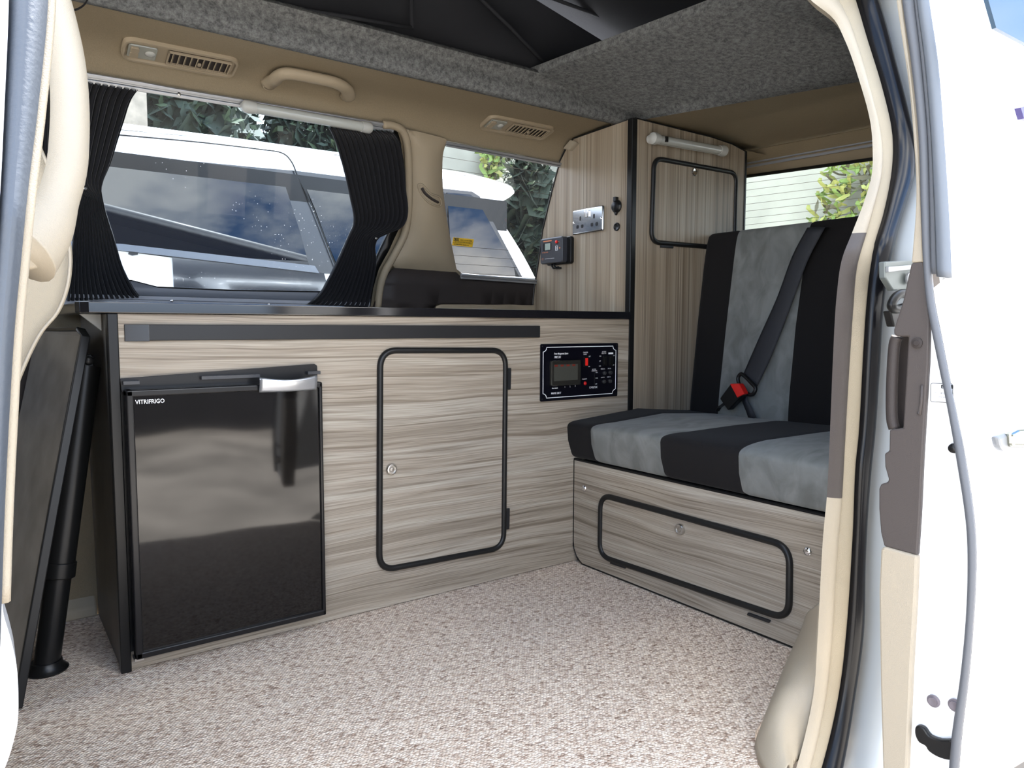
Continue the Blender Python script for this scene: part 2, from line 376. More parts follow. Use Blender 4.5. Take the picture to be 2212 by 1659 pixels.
CANVAS = mat('black_canvas', (.018, .019, .022), .85, spec=.15, bump=.15, bscale=300)
WEB = mat('belt_webbing', (.022, .023, .028), .5, spec=.4, bump=.4, bscale=1400)
FRIDGE_G = mat('fridge_gloss_black', (.005, .0045, .0045), .05, spec=.45)
FRIDGE_M = mat('fridge_frame_black', (.007, .007, .008), .28, spec=.35)
SILVER = mat('silver_plastic', (.55, .57, .60), .28, metal=.75)
STEEL = mat('chrome', (.85, .85, .86), .06, metal=1)
SATIN = mat('satin_nickel', (.62, .60, .57), .3, metal=1)
ALU = mat('rail_aluminium', (.36, .37, .38), .35, metal=.6)
ALU_D = mat('rail_grey_plastic', (.30, .31, .34), .4, spec=.5)
WHITE_P = mat('lamp_white_plastic', (.40, .40, .37), .4)
LENS = mat('lamp_clear_lens', (.40, .41, .38), .15, coat=.4)
LENS_G = mat('map_lamp_lens', (.30, .30, .26), .12, coat=.5)
GRAPHITE = mat('graphite_handle', (.018, .018, .019), .35, spec=.3)
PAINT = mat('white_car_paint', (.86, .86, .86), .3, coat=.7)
PAINT_J = mat('shaded_jamb_paint', (.44, .465, .47), .3, coat=.4)  # white paint greyed: the shade of the recess is in this base colour
WORKTOP = mat('gloss_black_worktop', (.008, .008, .010), .12, spec=.6)
RED = mat('red_plastic', (.75, .02, .015), .35)
INK = mat('white_print', (.85, .86, .88), .5); INK_O = mat('orange_print', (.62, .20, .08), .5); INK_K = mat('black_print', (.02, .02, .02), .5)
PANEL_K = mat('control_panel_face', (.003, .003, .006), .3, spec=.25)
SMOKE = mat('smoked_cover', (.022, .021, .018), .1, spec=.6)
LCD = mat('lcd_screen', (.33, .40, .36), .2)
YELLOW = mat('yellow_sticker', (.80, .50, .03), .5)
TINT = glass_mat('tinted_glass', (.72, .82, .90), .5, 1.18); CLEAR = glass_mat('quarter_glass', (.95, .965, .97), .08); REARG = glass_mat('rear_glass', (.95, .97, .95))
DARKG = mat('dark_car_glass', (.002, .003, .006), .0, spec=.5)

# ================================================================ van shell : far side wall
PROF = [(1.885, 0.0), (1.90, .06), (1.93, .45), (2.02, .70), (2.008, .80), (1.985, .90), (1.948, 1.0), (1.905, 1.12), (1.862, 1.205), (1.835, 1.238), (1.79, 1.262), (1.70, 1.270), (1.595, 1.272)]
PROF = [(p.x, p.y) for p in spl([(a, b, 0) for a, b in PROF[3:]], 4)]
PROF = [(1.885, 0.0), (1.90, .06), (1.93, .45)] + PROF
SL = [0.0]
for i in range(1, len(PROF)): SL.append(SL[-1] + math.dist(PROF[i], PROF[i - 1]))
def wp(x, s, off=0):
    """point on the curved far wall: x along the van, s up the wall, off = distance into the cabin"""
    s = max(0, min(SL[-1], s)); i = max(j for j in range(len(SL) - 1) if SL[j] <= s); t = (s - SL[i]) / (SL[i + 1] - SL[i])
    y = lerp(PROF[i][0], PROF[i + 1][0], t); z = lerp(PROF[i][1], PROF[i + 1][1], t)
    dy, dz = PROF[i + 1][0] - PROF[i][0], PROF[i + 1][1] - PROF[i][1]; k = math.hypot(dy, dz)
    return Vector((x, y - dz / k * off, z + dy / k * off))
def wxs(u, v):
    """pixel -> (x, s) on the far wall"""
    d = ray(u, v); best = None
    for i in range(len(PROF) - 1):
        (y0, z0), (y1, z1) = PROF[i], PROF[i + 1]
        A = np.array([[d[1], -(y1 - y0)], [d[2], -(z1 - z0)]]); bb = np.array([y0 - EYE[1], z0 - EYE[2]])
        if abs(np.linalg.det(A)) < 1e-12: continue
        t, k = np.linalg.solve(A, bb)
        if -1e-6 <= k <= 1 + 1e-6 and t > 0: best = (EYE[0] + d[0] * t, SL[i] + k * (SL[i + 1] - SL[i])); break
    return best or (EYE[0] + d[0] * 1.6 / d[1], SL[-1])
def sz(z):
    """s of height z"""
    for i in range(len(PROF) - 1):
        if PROF[i][1] <= z <= PROF[i + 1][1]: return lerp(SL[i], SL[i + 1], (z - PROF[i][1]) / max(1e-9, PROF[i + 1][1] - PROF[i][1]))
    return SL[-1]
def W(u, v, off=0): x, s = wxs(u, v); return wp(x, s, off)

win1_open = [wxs(*p) for p in [(60, 146), (300, 182), (560, 221), (842, 268), (858, 282), (866, 310), (869, 370), (869, 440), (862, 492), (840, 540), (818, 580), (806, 622), (800, 662), (500, 652), (170, 640), (60, 637)]]
glass1 = [wxs(*p) for p in [(75, 160), (300, 196), (560, 235), (825, 279), (843, 292), (850, 325), (853, 400), (850, 460), (840, 500), (818, 545), (796, 590), (785, 622), (690, 629), (500, 626), (340, 619), (285, 605), (75, 596)]]
win2_open = [wxs(*p) for p in [(955, 306), (962, 304), (1080, 326), (1215, 352)]] + [(1.62, wxs(1215, 352)[1]), (1.62, wxs(1148, 604)[1])] + [wxs(*p) for p in [(1148, 604), (1060, 600), (1000, 592), (982, 578), (972, 530), (962, 470), (953, 400), (952, 340)]]
wall = sheet([(-1.0, 0), (2.38, 0), (2.38, SL[-1]), (-1.0, SL[-1])], [win1_open, win2_open], lambda x, s: wp(x, s), .045)
tag(wall.build('wall_far', BEIGE, smooth=35), kind='structure')
# outer white skin of the far side (seen mirrored in the car next door)
mb = sheet([(-1.0, .15), (2.38, .15), (2.38, SL[-1]), (-1.0, SL[-1])], [win1_open, win2_open], lambda x, s: wp(x, s, -.05), .12)
tag(mb.build('wall_outside', PAINT, smooth=True, solid=.01), kind='structure')
# dark lower trim of the rear quarter
dk = [wxs(*p) for p in [(845, 577), (860, 578), (920, 582), (978, 586), (990, 597), (1060, 603), (1148, 606)]]
dk = [wxs(800, 664), wxs(812, 625), wxs(826, 597)] + dk + [(1.60, dk[-1][1]), (1.60, sz(.735)), wxs(1145, 658), wxs(1000, 656), wxs(935, 656), wxs(928, 668)]
mb = sheet(dk, [], lambda x, s: wp(x, s, .018), .05)
tag(mb.build('trim_1', BROWN, smooth=35, solid=.006), kind='structure')
# beige storage tray lip under it
tr_o = [wxs(*p) for p in [(929, 668), (932, 660), (942, 656), (1000, 656), (1146, 658)]] + [(1.60, wxs(1146, 658)[1]), (1.60, sz(.70)), (wxs(929, 668)[0], sz(.70))]
mb = sheet(tr_o, [], lambda x, s: wp(x, s, .030), .06)
tag(mb.build('trim_2', BEIGE_P, smooth=True, solid=.005), kind='structure')
# pillar cover between the two far windows, with flange and slot
pil = sp2([(862, 272), (882, 276), (930, 288), (957, 296), (958, 306), (951, 335), (951, 400), (960, 470), (971, 530), (980, 576), (983, 586)], 4)
pil += [(930, 583), (880, 579), (848, 577)] + sp2([(848, 577), (838, 562), (853, 532), (872, 495), (880, 440), (881, 370), (878, 310), (866, 282)], 4)[1:]
pilx = [wxs(*p) for p in pil]
slot_c = [(893, 396), (899, 414), (914, 430), (936, 438)]
pil_d = [(lerp(a[0], b[0], k / 8), lerp(a[1], b[1], k / 8)) for a, b in zip(pilx, pilx[1:] + pilx[:1]) for k in range(8)]
def pil_map(x, s):
    dmin = min(math.dist((x, s), q) for q in pil_d); return wp(x, s, .016 + .02 * min(1, dmin / .045) ** .6)
mb = sheet(pilx, [], pil_map, .018)
tag(mb.build('trim_3', BEIGE_P, smooth=True), kind='structure')
mb = MB(); mb.tube([W(*p, .036) for p in sp2([(880, 578), (872, 590), (870, 600)], 3)], .003)
# beige door-opening lip round the far sliding door window
lip = [W(*p, .018) for p in sp2([(822, 263), (846, 266), (864, 278), (874, 310), (877, 370), (877, 440), (870, 497), (848, 545), (826, 585), (815, 622), (810, 664)], 5)]
mb = MB(); mb.tube(lip, .011, n=10); tag(mb.build('trim_4', BEIGE_P, smooth=True), kind='structure')

# slot for the shoulder belt
sl = empty('belt_slot', W(915, 420, .04), 'curved beige slot escutcheon on the pillar between the far windows', 'trim escutcheon')
def pilW(p, e): x, s = wxs(*p); return pil_map(x, s) + Vector((0, -e, e * .3))
out = sp2([(893, 398), (899, 394), (907, 402), (918, 414), (936, 421), (943, 430), (940, 441), (928, 440), (912, 432), (899, 416)], 3, True)
mb = MB(); mb.tube([pilW(p, .002) for p in out], .0028, n=6, closed=True); mb.build('rim', BEIGE_P, sl, smooth=True)
mb = MB(); cpath = sp2([(900, 402), (906, 413), (918, 424), (934, 433)], 5)
mb.tube([pilW(p, .001) for p in cpath], .0065, n=8, flat=.5); mb.build('slot_opening', BROWN, sl, smooth=True)

# window_1 : tinted pane, rubber frame, grey ledge
mb = sheet(glass1, [], lambda x, s: wp(x, s, -.012), .12); g = mb.build('window_1', TINT, smooth=True); tag(g, kind='structure')
mb = sheet([(x, s) for x, s in win1_open], [glass1], lambda x, s: wp(x, s, -.004 - .0), .04)
tag(mb.build('trim_5', BLACK, smooth=True, solid=.012), kind='structure')
led = [wxs(*p) for p in [(60, 598), (285, 607), (340, 621), (500, 628), (690, 631), (793, 632), (797, 655), (500, 646), (170, 636), (60, 632)]]
mb = sheet(led, [], lambda x, s: wp(x, s, .006 + .01 * math.sin(max(0, min(1, (s - sz(.73)) / .04)) * PI)), .012)
tag(mb.build('trim_6', mat('window_ledge_grey', (.13, .14, .16), .45, spec=.5), smooth=True), kind='structure')
# window_2 pane with heater lines
g2 = [(x, s) for x, s in win2_open]
mb = sheet(g2, [], lambda x, s: wp(x, s, -.012), .12); g = mb.build('window_2', CLEAR, smooth=True); tag(g, kind='structure')
mb = MB()
for z in (.835, .862, .888, .915, 1.10, 1.13, 1.16):
    mb.tube([wp(lerp(1.1, 1.56, k / 4), sz(z), -.010) for k in range(5)], .0006, n=4)
mb.build('heater_line', mat('heater_lines', (.10, .08, .06), .6), g)
# yellow warning sticker
c4 = [W(980, 514, -.008), W(1025, 518, -.008), W(1023, 535, -.008), W(979, 531, -.008)]
fr = Frame(c4[3], c4[2] - c4[3], c4[0] - c4[3]); w_, h_ = (c4[2] - c4[3]).length, (c4[0] - c4[3]).length
st = empty('warning_sticker', c4[3], 'small yellow sticker with black print on the quarter window glass', 'sticker')
mb = MB(); fr.slab(mb, [(0, 0), (w_, 0), (w_, h_), (0, h_)], 0, .0006); mb.build('backing', YELLOW, st)
mb = MB(); fr.slab(mb, [(.002, h_ * .62), (w_ * .28, h_ * .62), (w_ * .28, h_ * .95), (.002, h_ * .95)], .0007, .0009)
for y_ in (.60, .33): fr.slab(mb, [(.002, h_ * y_), (w_ - .002, h_ * y_), (w_ - .002, h_ * y_ + .0007), (.002, h_ * y_ + .0007)], .0007, .0009)
for row, ln in ((.70, (.34, .93)), (.42, (.1, .97)), (.12, (.1, .8))):
    x = ln[0]
    while x < ln[1]:
        ww = random.uniform(.015, .05); hh = h_ * .12
        fr.slab(mb, [(x * w_, row * h_), ((x + ww) * w_, row * h_), ((x + ww) * w_, row * h_ + hh), (x * w_, row * h_ + hh)], .0007, .0009); x += ww + random.uniform(.015, .03)
mb.build('print', INK_K, st)
mb = MB(); text(mb, fr, '注意', w_ * .10, h_ * .68, h_ * .27, .0012); fr.slab(mb, [(w_ * .02, h_ * .68), (w_ * .08, h_ * .68), (w_ * .05, h_ * .9)], .0010, .0012); mb.build('lettering', YELLOW, st)

# far curtain rails
def rail(name, label, p0, p1, off, hgt, m, group=None, screws=()):
    x0, s0 = wxs(*p0); x1, s1 = wxs(*p1); o = empty(name, wp(x0, s0, off), label, 'curtain rail', group)
    mb = MB()
    for k, (a, dep) in enumerate(((-.5, .010), (-.12, .005), (.12, .010))):
        b = a + (.38 if k != 1 else .24)
        def f(i, j, a=a, b=b, dep=dep):
            return None
        q = []
        for i in range(13):
            t = i / 12; x = lerp(x0, x1, t); s = lerp(s0, s1, t)
            q.append((wp(x, s + a * hgt, off), wp(x, s + b * hgt, off), wp(x, s + b * hgt, off + dep), wp(x, s + a * hgt, off + dep)))
        vs = [p for r_ in q for p in r_]
        mb.add(vs, [(i * 4 + j, i * 4 + (j + 1) % 4, i * 4 + 4 + (j + 1) % 4, i * 4 + 4 + j) for i in range(12) for j in range(4)] + [(3, 2, 1, 0), (48, 49, 50, 51)])
    mb.build('track', m, o, bevel=.001)
    for u, v in screws:
        p = W(u, v, off + .008); mb = MB(); mb.lathe(p, Vector((0, -1, .2)), [(0, .004), (.002, .004), (.0035, .002)], n=10); mb.build('screw', SATIN, o, smooth=30)
    return o
rail('curtain_rail', 'long pale aluminium curtain rail along the top of the large far window', (60, 142), (845, 272), .012, .022, ALU, screws=[(383, 198)])
rail('curtain_rail', 'grey lower curtain rail behind the worktop under the large far window', (60, 642), (792, 661), .014, .024, ALU_D, screws=[(367, 648), (575, 656)])
rail('curtain_rail', 'thin grey rail along the top of the small quarter window', (957, 306), (1212, 354), .012, .014, ALU)
rail('curtain_rail', 'pale sill rail along the bottom of the small quarter window', (986, 594), (1150, 606), .022, .016, ALU)

# curtains
def curtain(name, label, right, left, vt, vb, pleats, hem):
    fr_, fl = curve_u(right), curve_u(left)
    NU, NV = 150, 44
    def f(i, j):
        # rows follow slanted top and bottom
        vl, vr = lerp(vt[0], vb[0], j), lerp(vt[1], vb[1], j); v = lerp(vl, vr, i)
        u = lerp(fl(vl), fr_(vr), i); x, s = wxs(u, v)
        ph = math.sin(i * pleats * 2 * PI + 1.1 * math.sin(5 * i) + .4 * math.sin(j * 6 + i * 7)); amp = .007 + .005 * abs(j - .45)
        fl_ = hem * max(0, abs(j - .5) * 2 - .93) * 14 * (1 if i > .9 or i < .1 else .3)
        return wp(x, s, .026 + amp * ph + .012 * (1 - abs(2 * j - 1)) + fl_ * .003)
    mb = MB(); mb.grid(f, NU, NV); return tag(mb.build(name, CURTAIN, smooth=True, solid=.0012), label, 'curtain', 'black pleated window curtains')
curtain('curtain', 'black pleated curtain at the left end of the large window, behind the cream handle',
        [(294, 188), (282, 205), (262, 262), (236, 345), (216, 400), (222, 440), (240, 500), (265, 580), (290, 628), (299, 640)],
        [(70, 150), (72, 250), (78, 330), (110, 380), (160, 405), (162, 440), (155, 500), (150, 560), (143, 645)], (152, 188), (648, 640), 15, 1)
curtain('curtain', 'black pleated curtain at the right end of the large window, beside the beige pillar',
        [(838, 277), (852, 292), (862, 330), (867, 400), (867, 470), (852, 487), (812, 503), (802, 515), (803, 560), (798, 610), (790, 655), (788, 662)],
        [(700, 265), (712, 290), (724, 330), (744, 420), (752, 475), (742, 502), (725, 545), (700, 600), (674, 642), (656, 655)], (266, 276), (655, 663), 13, 1)
# tie-back studs
for (u, v), lb in (((178, 397), 'small press stud holding the left black curtain tie-back'), ((797, 505), 'small press stud holding the right black curtain tie-back')):
    mb = MB(); mb.lathe(W(u, v, .050), (0, -1, .2), [(0, .004), (.002, .004), (.004, .002)], n=10); tag(mb.build('press_stud', SATIN, smooth=30), lb, 'stud')

# ------------------------------------------------ tube lamp on the far window rail
def tube_lamp(label, P0, P1, upv, outv, r, switch=False, endr=1.0):
    o = empty('strip_light', P0, label, 'light'); ax = (P1 - P0).normalized(); ln = (P1 - P0).length
    for q, sgn in ((P0, 1), (P1, -1)):
        mb = MB(); mb.lathe(q - ax * sgn * r * .9, ax * sgn, [(0, r * .35), (r * .15, r * .75), (r * .5, r * 1.08 * endr), (r * 1.2, r * 1.15 * endr), (r * 2.4, r * 1.05)], n=20)
        mb.build('end_cap', WHITE_P, o, smooth=40)
        mb = MB(); b = q + Vector(upv) * r * .6; mb.tube([q - ax * 0 + Vector(outv) * 0, q - Vector(outv) * r * 1.3], r * .9, n=14); mb.build('bracket', WHITE_P, o, smooth=40)
    a, b = P0 + ax * r * 1.2, P1 - ax * r * 1.2
    mb = MB(); mb.tube([a, b], r * .92, n=18, up=upv); mb.build('lens', LENS, o, smooth=40)
    mb = MB(); mb.tube([a - Vector(outv) * r * .35, b - Vector(outv) * r * .35], r * .98, n=12, up=upv); mb.build('housing', WHITE_P, o, smooth=40)
    if switch:
        c = P0 + ax * r * 3.0 + Vector(outv) * r * .75; mb = MB(); u_ = Vector(upv)
        mb.prism([c - ax * .005 - u_ * .008, c + ax * .005 - u_ * .008, c + ax * .005 + u_ * .008, c - ax * .005 + u_ * .008], Vector(outv) * .006); mb.build('rocker_switch', BLACK, o, bevel=.001)
    return o
a = W(525, 220, .035); b = W(785, 266, .035); b.z = a.z + (b.z - a.z)
tube_lamp('white tubular strip light hung above the large far window', a, b, (0, 0, 1), Vector((0, -.95, -.2)).normalized(), .0135)

# ------------------------------------------------ reading lamp + air vent units on the cove
def vent_unit(label, corners, open_slats, group):
    c = [W(*p, 0) for p in corners]   # tl tr br bl
    o_ = (c[0] + c[1] + c[2] + c[3]) / 4; fr = Frame(o_, (c[1] - c[0]) + (c[2] - c[3]), (c[0] - c[3]) + (c[1] - c[2]))
    if fr.n.dot(Vector(EYE) - o_) < 0: fr.n = -fr.n
    w = ((c[1] - c[0]).length + (c[2] - c[3]).length) / 2; h = ((c[0] - c[3]).length + (c[1] - c[2]).length) / 2
    root = empty('air_vent', o_, label, 'air vent', group)
    mb = MB(); ring = rrect(w, h, h * .28, 6); inner = rrect(w * .95, h * .80, h * .2, 6); n = len(ring)
    mb.add([fr.p(a, b, -.002) for a, b in ring] + [fr.p(a * .985, b * .96, .008) for a, b in ring] + [fr.p(a, b, .008) for a, b in inner] + [fr.p(a * .98, b * .95, .003) for a, b in inner],
           [(k * n + i, k * n + (i + 1) % n, (k + 1) * n + (i + 1) % n, (k + 1) * n + i) for k in range(3) for i in range(n)] + [tuple(range(3 * n, 4 * n))])
    mb.build('bezel', BEIGE_P, root, smooth=50)
    mb = MB(); fr.rbox(mb, -w * .335, 0, w * .24, h * .56, h * .06, .003, .007); mb.build('lamp_lens', LENS_G, root, bevel=.001)
    mb = MB(); fr.rbox(mb, -w * .40, h * .12, w * .07, h * .21, h * .05, .007, .012); fr.rbox(mb, -w * .40, -h * .11, w * .07, h * .21, h * .05, .007, .011); mb.build('lamp_switch', BEIGE_P, root, bevel=.0008)
    mb = MB(); mb.lathe(fr.p(-w * .27, 0, .006), fr.n, [(0, h * .13), (.002, h * .12), (.004, h * .05)], n=14); mb.build('bulb', WHITE_P, root, smooth=True)
    # louvre
    cx_, ww, hh = w * .155, w * .56, h * .58
    mb = MB(); fr.rbox(mb, cx_, 0, ww, hh, .002, .0028, .0045); mb.build('vent_opening', BROWN, root)
    mb = MB()
    for (a0, a1, b0, b1) in ((cx_ - ww / 2, cx_ + ww / 2, hh / 2 - .003, hh / 2), (cx_ - ww / 2, cx_ + ww / 2, -hh / 2, -hh / 2 + .003), (cx_ - ww / 2, cx_ - ww / 2 + .003, -hh / 2, hh / 2), (cx_ + ww / 2 - .003, cx_ + ww / 2, -hh / 2, hh / 2)):
        fr.slab(mb, [(a0, b0), (a1, b0), (a1, b1), (a0, b1)], .003, .010)
    mb.build('louvre_frame', BEIGE_P, root, bevel=.0006)
    for k in range(10):
        a = cx_ - ww / 2 + ww * (k + .7) / 10.4; mb = MB(); tilt = .004 if open_slats else .011
        mb.add([fr.p(a, -hh / 2 + .003, .0095), fr.p(a, hh / 2 - .003, .0095), fr.p(a + tilt, hh / 2 - .003, .004), fr.p(a + tilt, -hh / 2 + .003, .004)], [(0, 1, 2, 3)])
        mb.build('slat', BEIGE_P, root, solid=.0016)
    mb = MB(); fr.rbox(mb, cx_, 0, .007, .010, .002, .009, .013); mb.build('slider', BEIGE_P, root, bevel=.0008)
    return root
vent_unit('beige roof air vent with open slats and lamp, left above the large far window', [(268, 76), (516, 124), (506, 167), (258, 122)], True, None)
vent_unit('smaller beige roof air vent with closed slats, above the quarter window', [(1054, 246), (1195, 272), (1178, 303), (1038, 275)], False, None)

# ------------------------------------------------ roof grab handle
gh = empty('grab_handle', W(665, 160, 0), 'beige moulded grab handle on the far roof rail above the large window', 'grab handle')
path = sp2([(578, 178), (590, 160), (603, 146), (625, 142), (680, 152), (725, 163), (748, 178), (753, 195), (748, 204)], 5)
offs = []
k = len(path)
for i, p in enumerate(path):
    t = i / (k - 1); offs.append(.004 + .014 * min(1, math.sin(PI * t) * 2.2))
mb = MB(); mb.tube([W(*p, o_) for p, o_ in zip(path, offs)], [.0185 - .004 * math.sin(PI * i / (k - 1)) for i in range(k)], n=14, flat=.8, up=(0, -.5, -.8)); mb.build('grip', BEIGE_P, gh, smooth=True)
for uv in ((577, 176), (749, 200)):
    mb = MB(); mb.tube([W(*uv, -.002), W(*uv, .016)], [.017, .012], n=14); mb.build('mount_cover', BEIGE_P, gh, smooth=40)
# coat hook by the tall cabinet
mb = MB(); f_ = Frame(W(1222, 303, .006), (0.3, -.6, .1), (0, -.3, 1)); mb.prism([W(1212, 316, .01), W(1225, 319, .01), W(1238, 300, .012), (W(1230, 293, .012))], Vector((0, -.03, -.012)))
tag(mb.build('coat_hook', CREAM, bevel=.004), 'small beige coat hook on the roof lining beside the tall cabinet', 'hook')

# ================================================================ floor, ceiling, ends
floor_o = [(-1.0, .58), (.90, .58), (.93, .635), (1.0, .69), (1.3, .80), (2.3, .80), (2.3, 1.88), (-1.0, 1.88)]
mb = MB(); mb.prism([(x, y, 0) for x, y in floor_o], (0, 0, -.03)); tag(mb.build('floor', CARPET), kind='structure')
# grey felt roof rim: far side
def extr(prof, x0, x1, n=12):
    mb = MB(); k = len(prof); mb.grid(lambda i, j: Vector((lerp(x0, x1, i), *prof_at(prof, j))), n, (k - 1)); return mb
def prof_at(prof, j): i = round(j * (len(prof) - 1)); return prof[i]
rim = [(1.60, 1.272), (1.612, 1.268), (1.606, 1.262), (1.592, 1.262), (1.583, 1.268), (1.580, 1.28), (1.580, 1.30), (1.584, 1.314), (1.580, 1.322), (1.570, 1.326), (1.565, 1.335), (1.572, 1.345), (1.60, 1.35), (1.72, 1.352)]
mb = extr(rim, -1.0, 1.62, 30); tag(mb.build('ceiling_rim', FELT, smooth=50), kind='structure')
rimn = [(.72, 1.272), (.86, 1.266), (.868, 1.27), (.872, 1.29), (.872, 1.32), (.86, 1.335), (.72, 1.345)]
mb = extr(rimn, -1.0, 2.25, 30); tag(mb.build('ceiling_near', FELT, smooth=50), kind='structure')
# felt covered bed board across the rear of the roof opening
A0, A1 = at(1175, 154, 2, 1.335), at(1590, 0, 2, 1.335); dA = (A1 - A0); A2 = A0 + dA * 1.7; A0 = A0 - dA * .12
B0, B1 = at(1400, 240, 2, 1.295), at(1700, 158, 2, 1.295); dB = B1 - B0; B2 = B0 + dB * 1.9; B0 = B0 - dB * .25
C0, C1 = at(1398, 257, 2, 1.270), at(1860, 176, 2, 1.270); dC = C1 - C0; C2 = C0 + dC * 1.5; C0 = C0 - dC * .35
mb = MB()
rows = [(A0 + Vector((.03, 0, .03)), A2 + Vector((.03, 0, .03))), (A0 + Vector((.0, 0, .022)), A2 + Vector((0, 0, .022))), (A0, A2), (A0 + Vector((.02, 0, -.006)), A2 + Vector((.02, 0, -.006))), (B0, B2), (B0 + Vector((.012, 0, -.014)), B2 + Vector((.012, 0, -.014))), (C0, C2), (C0 + Vector((0.01, 0, .01)), C2 + Vector((.01, 0, .01)))]
mb.grid(lambda i, j: rows[round(j * 7)][0].lerp(rows[round(j * 7)][1], i), 20, 7)
tag(mb.build('ceiling_board', FELT, smooth=50), kind='structure')
# beige rear roof lining
D0, D1 = at(1619, 322, 0, 2.25), at(1883, 272, 0, 2.25); dD = D1 - D0; D2 = D0 + dD * 2.2; D0 = D0 - dD * .15
E0, E1 = at(1616, 355, 0, 2.30), at(1883, 308, 0, 2.30); dE = E1 - E0; E2 = E0 + dE * 2.2; E0 = E0 - dE * .15
G0, G1 = at(1616, 379, 0, 2.33), at(1883, 342, 0, 2.33); dG = G1 - G0; G2 = G0 + dG * 2.2; G0 = G0 - dG * .15
mb = MB(); mb.grid(lambda i, j: (C0 + Vector((.004, 0, .002))).lerp(C2 + Vector((.004, 0, .002)), i).lerp((D0 + Vector((.03, 0, .001))).lerp(D2 + Vector((.03, 0, .001)), i), j), 12, 8)
tag(mb.build('ceiling_rear', BEIGE, smooth=True), kind='structure')
mb = MB(); mb.grid(lambda i, j: (D0 + Vector((.003, 0, -.004))).lerp(D2 + Vector((.003, 0, -.004)), i).lerp(E0.lerp(E2, i), j), 12, 3); mb.build_ = None
tag(mb.build('trim_7', BEIGE, solid=.004), kind='structure')
mb = MB(); mb.grid(lambda i, j: E0.lerp(E2, i).lerp(G0.lerp(G2, i), j), 12, 3)
tag(mb.build('trim_8', BEIGE_P, solid=.004), kind='structure')
rr = empty('curtain_rail', E0, 'grey curtain rail across the top of the rear tailgate window', 'curtain rail')
for dz, m_ in ((.004, ALU_D), (-.010, ALU_D)):
    mb = MB(); mb.ribbon([E0 + Vector((-.006, 0, dz)), E2 + Vector((-.006, 0, dz))], .008, .007, (0, 0, 1)); mb.build('track', m_, rr, bevel=.001)
# tailgate below the window, sides of tailgate
win3 = [G0, G2, Vector((2.42, G2.y, .93)), Vector((2.42, G0.y, .93))]
mb = MB(); mb.add([p + Vector((.01, 0, 0)) for p in win3], [(0, 1, 2, 3)]); w3 = mb.build('window_3', REARG, solid=.004); tag(w3, kind='structure')
mb = MB()
for k in range(1, 12):
    t = k / 12; a = G0.lerp(Vector((2.42, G0.y, .93)), t) + Vector((.006, 0, 0)); b = G2.lerp(Vector((2.42, G2.y, .93)), t) + Vector((.006, 0, 0)); mb.tube([a, b], .0006, n=4)
mb.build('heater_line', mat('heater_line', (.16, .12, .09), .6), w3)
mb = MB(); mb.tube([G0 + Vector((-.002, 0, -.003)), G2 + Vector((-.002, 0, -.003))], .006, n=8); mb.build('window_seal', RUBBER, w3, smooth=True)
mb = MB(); mb.box(2.38, 2.44, .5, 2.0, -.05, .93); mb.box(2.36, 2.44, 1.88, 2.0, .93, 1.3); mb.box(2.36, 2.44, .5, .66, .93, 1.3); tag(mb.build('wall_rear', BEIGE_P), kind='structure')
mb = MB(); mb.box(1.98, 2.5, .70, 1.95, 1.36, 1.39); mb.box(-1.0, 2.5, 1.63, 1.90, 1.36, 1.39); mb.box(-1.0, 2.5, .66, .855, 1.36, 1.39); tag(mb.build('ceiling_outer', PAINT), kind='structure')
# front bulkhead (dashboard side), keeps the cab end dim but glazed
mb = MB(); mb.box(-1.05, -1.0, .5, 2.0, 0, .75); mb.box(-1.05, -1.0, .5, .62, .75, 1.3); mb.box(-1.05, -1.0, 1.9, 2.0, .75, 1.3); tag(mb.build('wall_front', TAUPE), kind='structure')
mb = MB(); mb.box(-1.0, -.12, .55, .60, 0, .80); mb.box(-1.0, -.12, .60, .66, 1.18, 1.3); tag(mb.build('wall_near_front', CREAM), kind='structure')
# pop-top: canvas walls and lifted roof, hinged at the rear
def roofz(x): return lerp(1.40, 2.02, (1.95 - x) / 2.95)
pop = empty('pop_top_roof', (0.5, 1.2, 1.4), 'lifted pop-top roof with black canvas sides above the roof opening', 'pop-top roof')
mb = MB()
def cv(y, yt):
    def f(i, j):
        x = lerp(-.98, 1.9, i); z = lerp(1.345, roofz(x) - .01, j)
        return Vector((x, lerp(y, yt, j) + .012 * math.sin(x * 9 + j * 4) * math.sin(j * PI) + .006 * math.sin(x * 23 - j * 9) * math.sin(j * PI), z))
    return f
mb.grid(cv(1.60, 1.60), 90, 14); mb.grid(cv(.845, .86), 60, 10)
mb.grid(lambda i, j: Vector((-.98 + .02 * math.sin(j * 9), lerp(.85, 1.59, i), lerp(1.345, roofz(-.98) - .01, j))), 10, 8)
mb.build('canvas', CANVAS, pop, smooth=True)
mb = MB(); mb.grid(lambda i, j: Vector((lerp(-1.05, 2.05, i), lerp(.80, 1.66, j), roofz(lerp(-1.05, 2.05, i)) + .01 + .05 * math.sin(j * PI))), 20, 10)
mb.build('roof_lining', CANVAS, pop, smooth=True)
mb = MB(); mb.grid(lambda i, j: Vector((lerp(-1.07, 2.07, i), lerp(.78, 1.68, j), roofz(lerp(-1.07, 2.07, i)) + .045 + .05 * math.sin(j * PI))), 20, 10); mb.build('roof_shell', PAINT, pop, smooth=True, solid=.03)
for pa, pb in (((885, -60), (890, 62)), ((1010, -30), (1180, 140)), ((1150, -20), (1380, 70)), ((640, 20), (890, 60))):
    mb = MB(); a = at(*pa, 1, 1.575); b = at(*pb, 1, 1.575); a.z = min(a.z, roofz(a.x)); mb.tube([a, a.lerp(b, .5) + Vector((0, -.004, 0)), b], .005, n=8); mb.build('canvas_seam', CANVAS, pop, smooth=True)
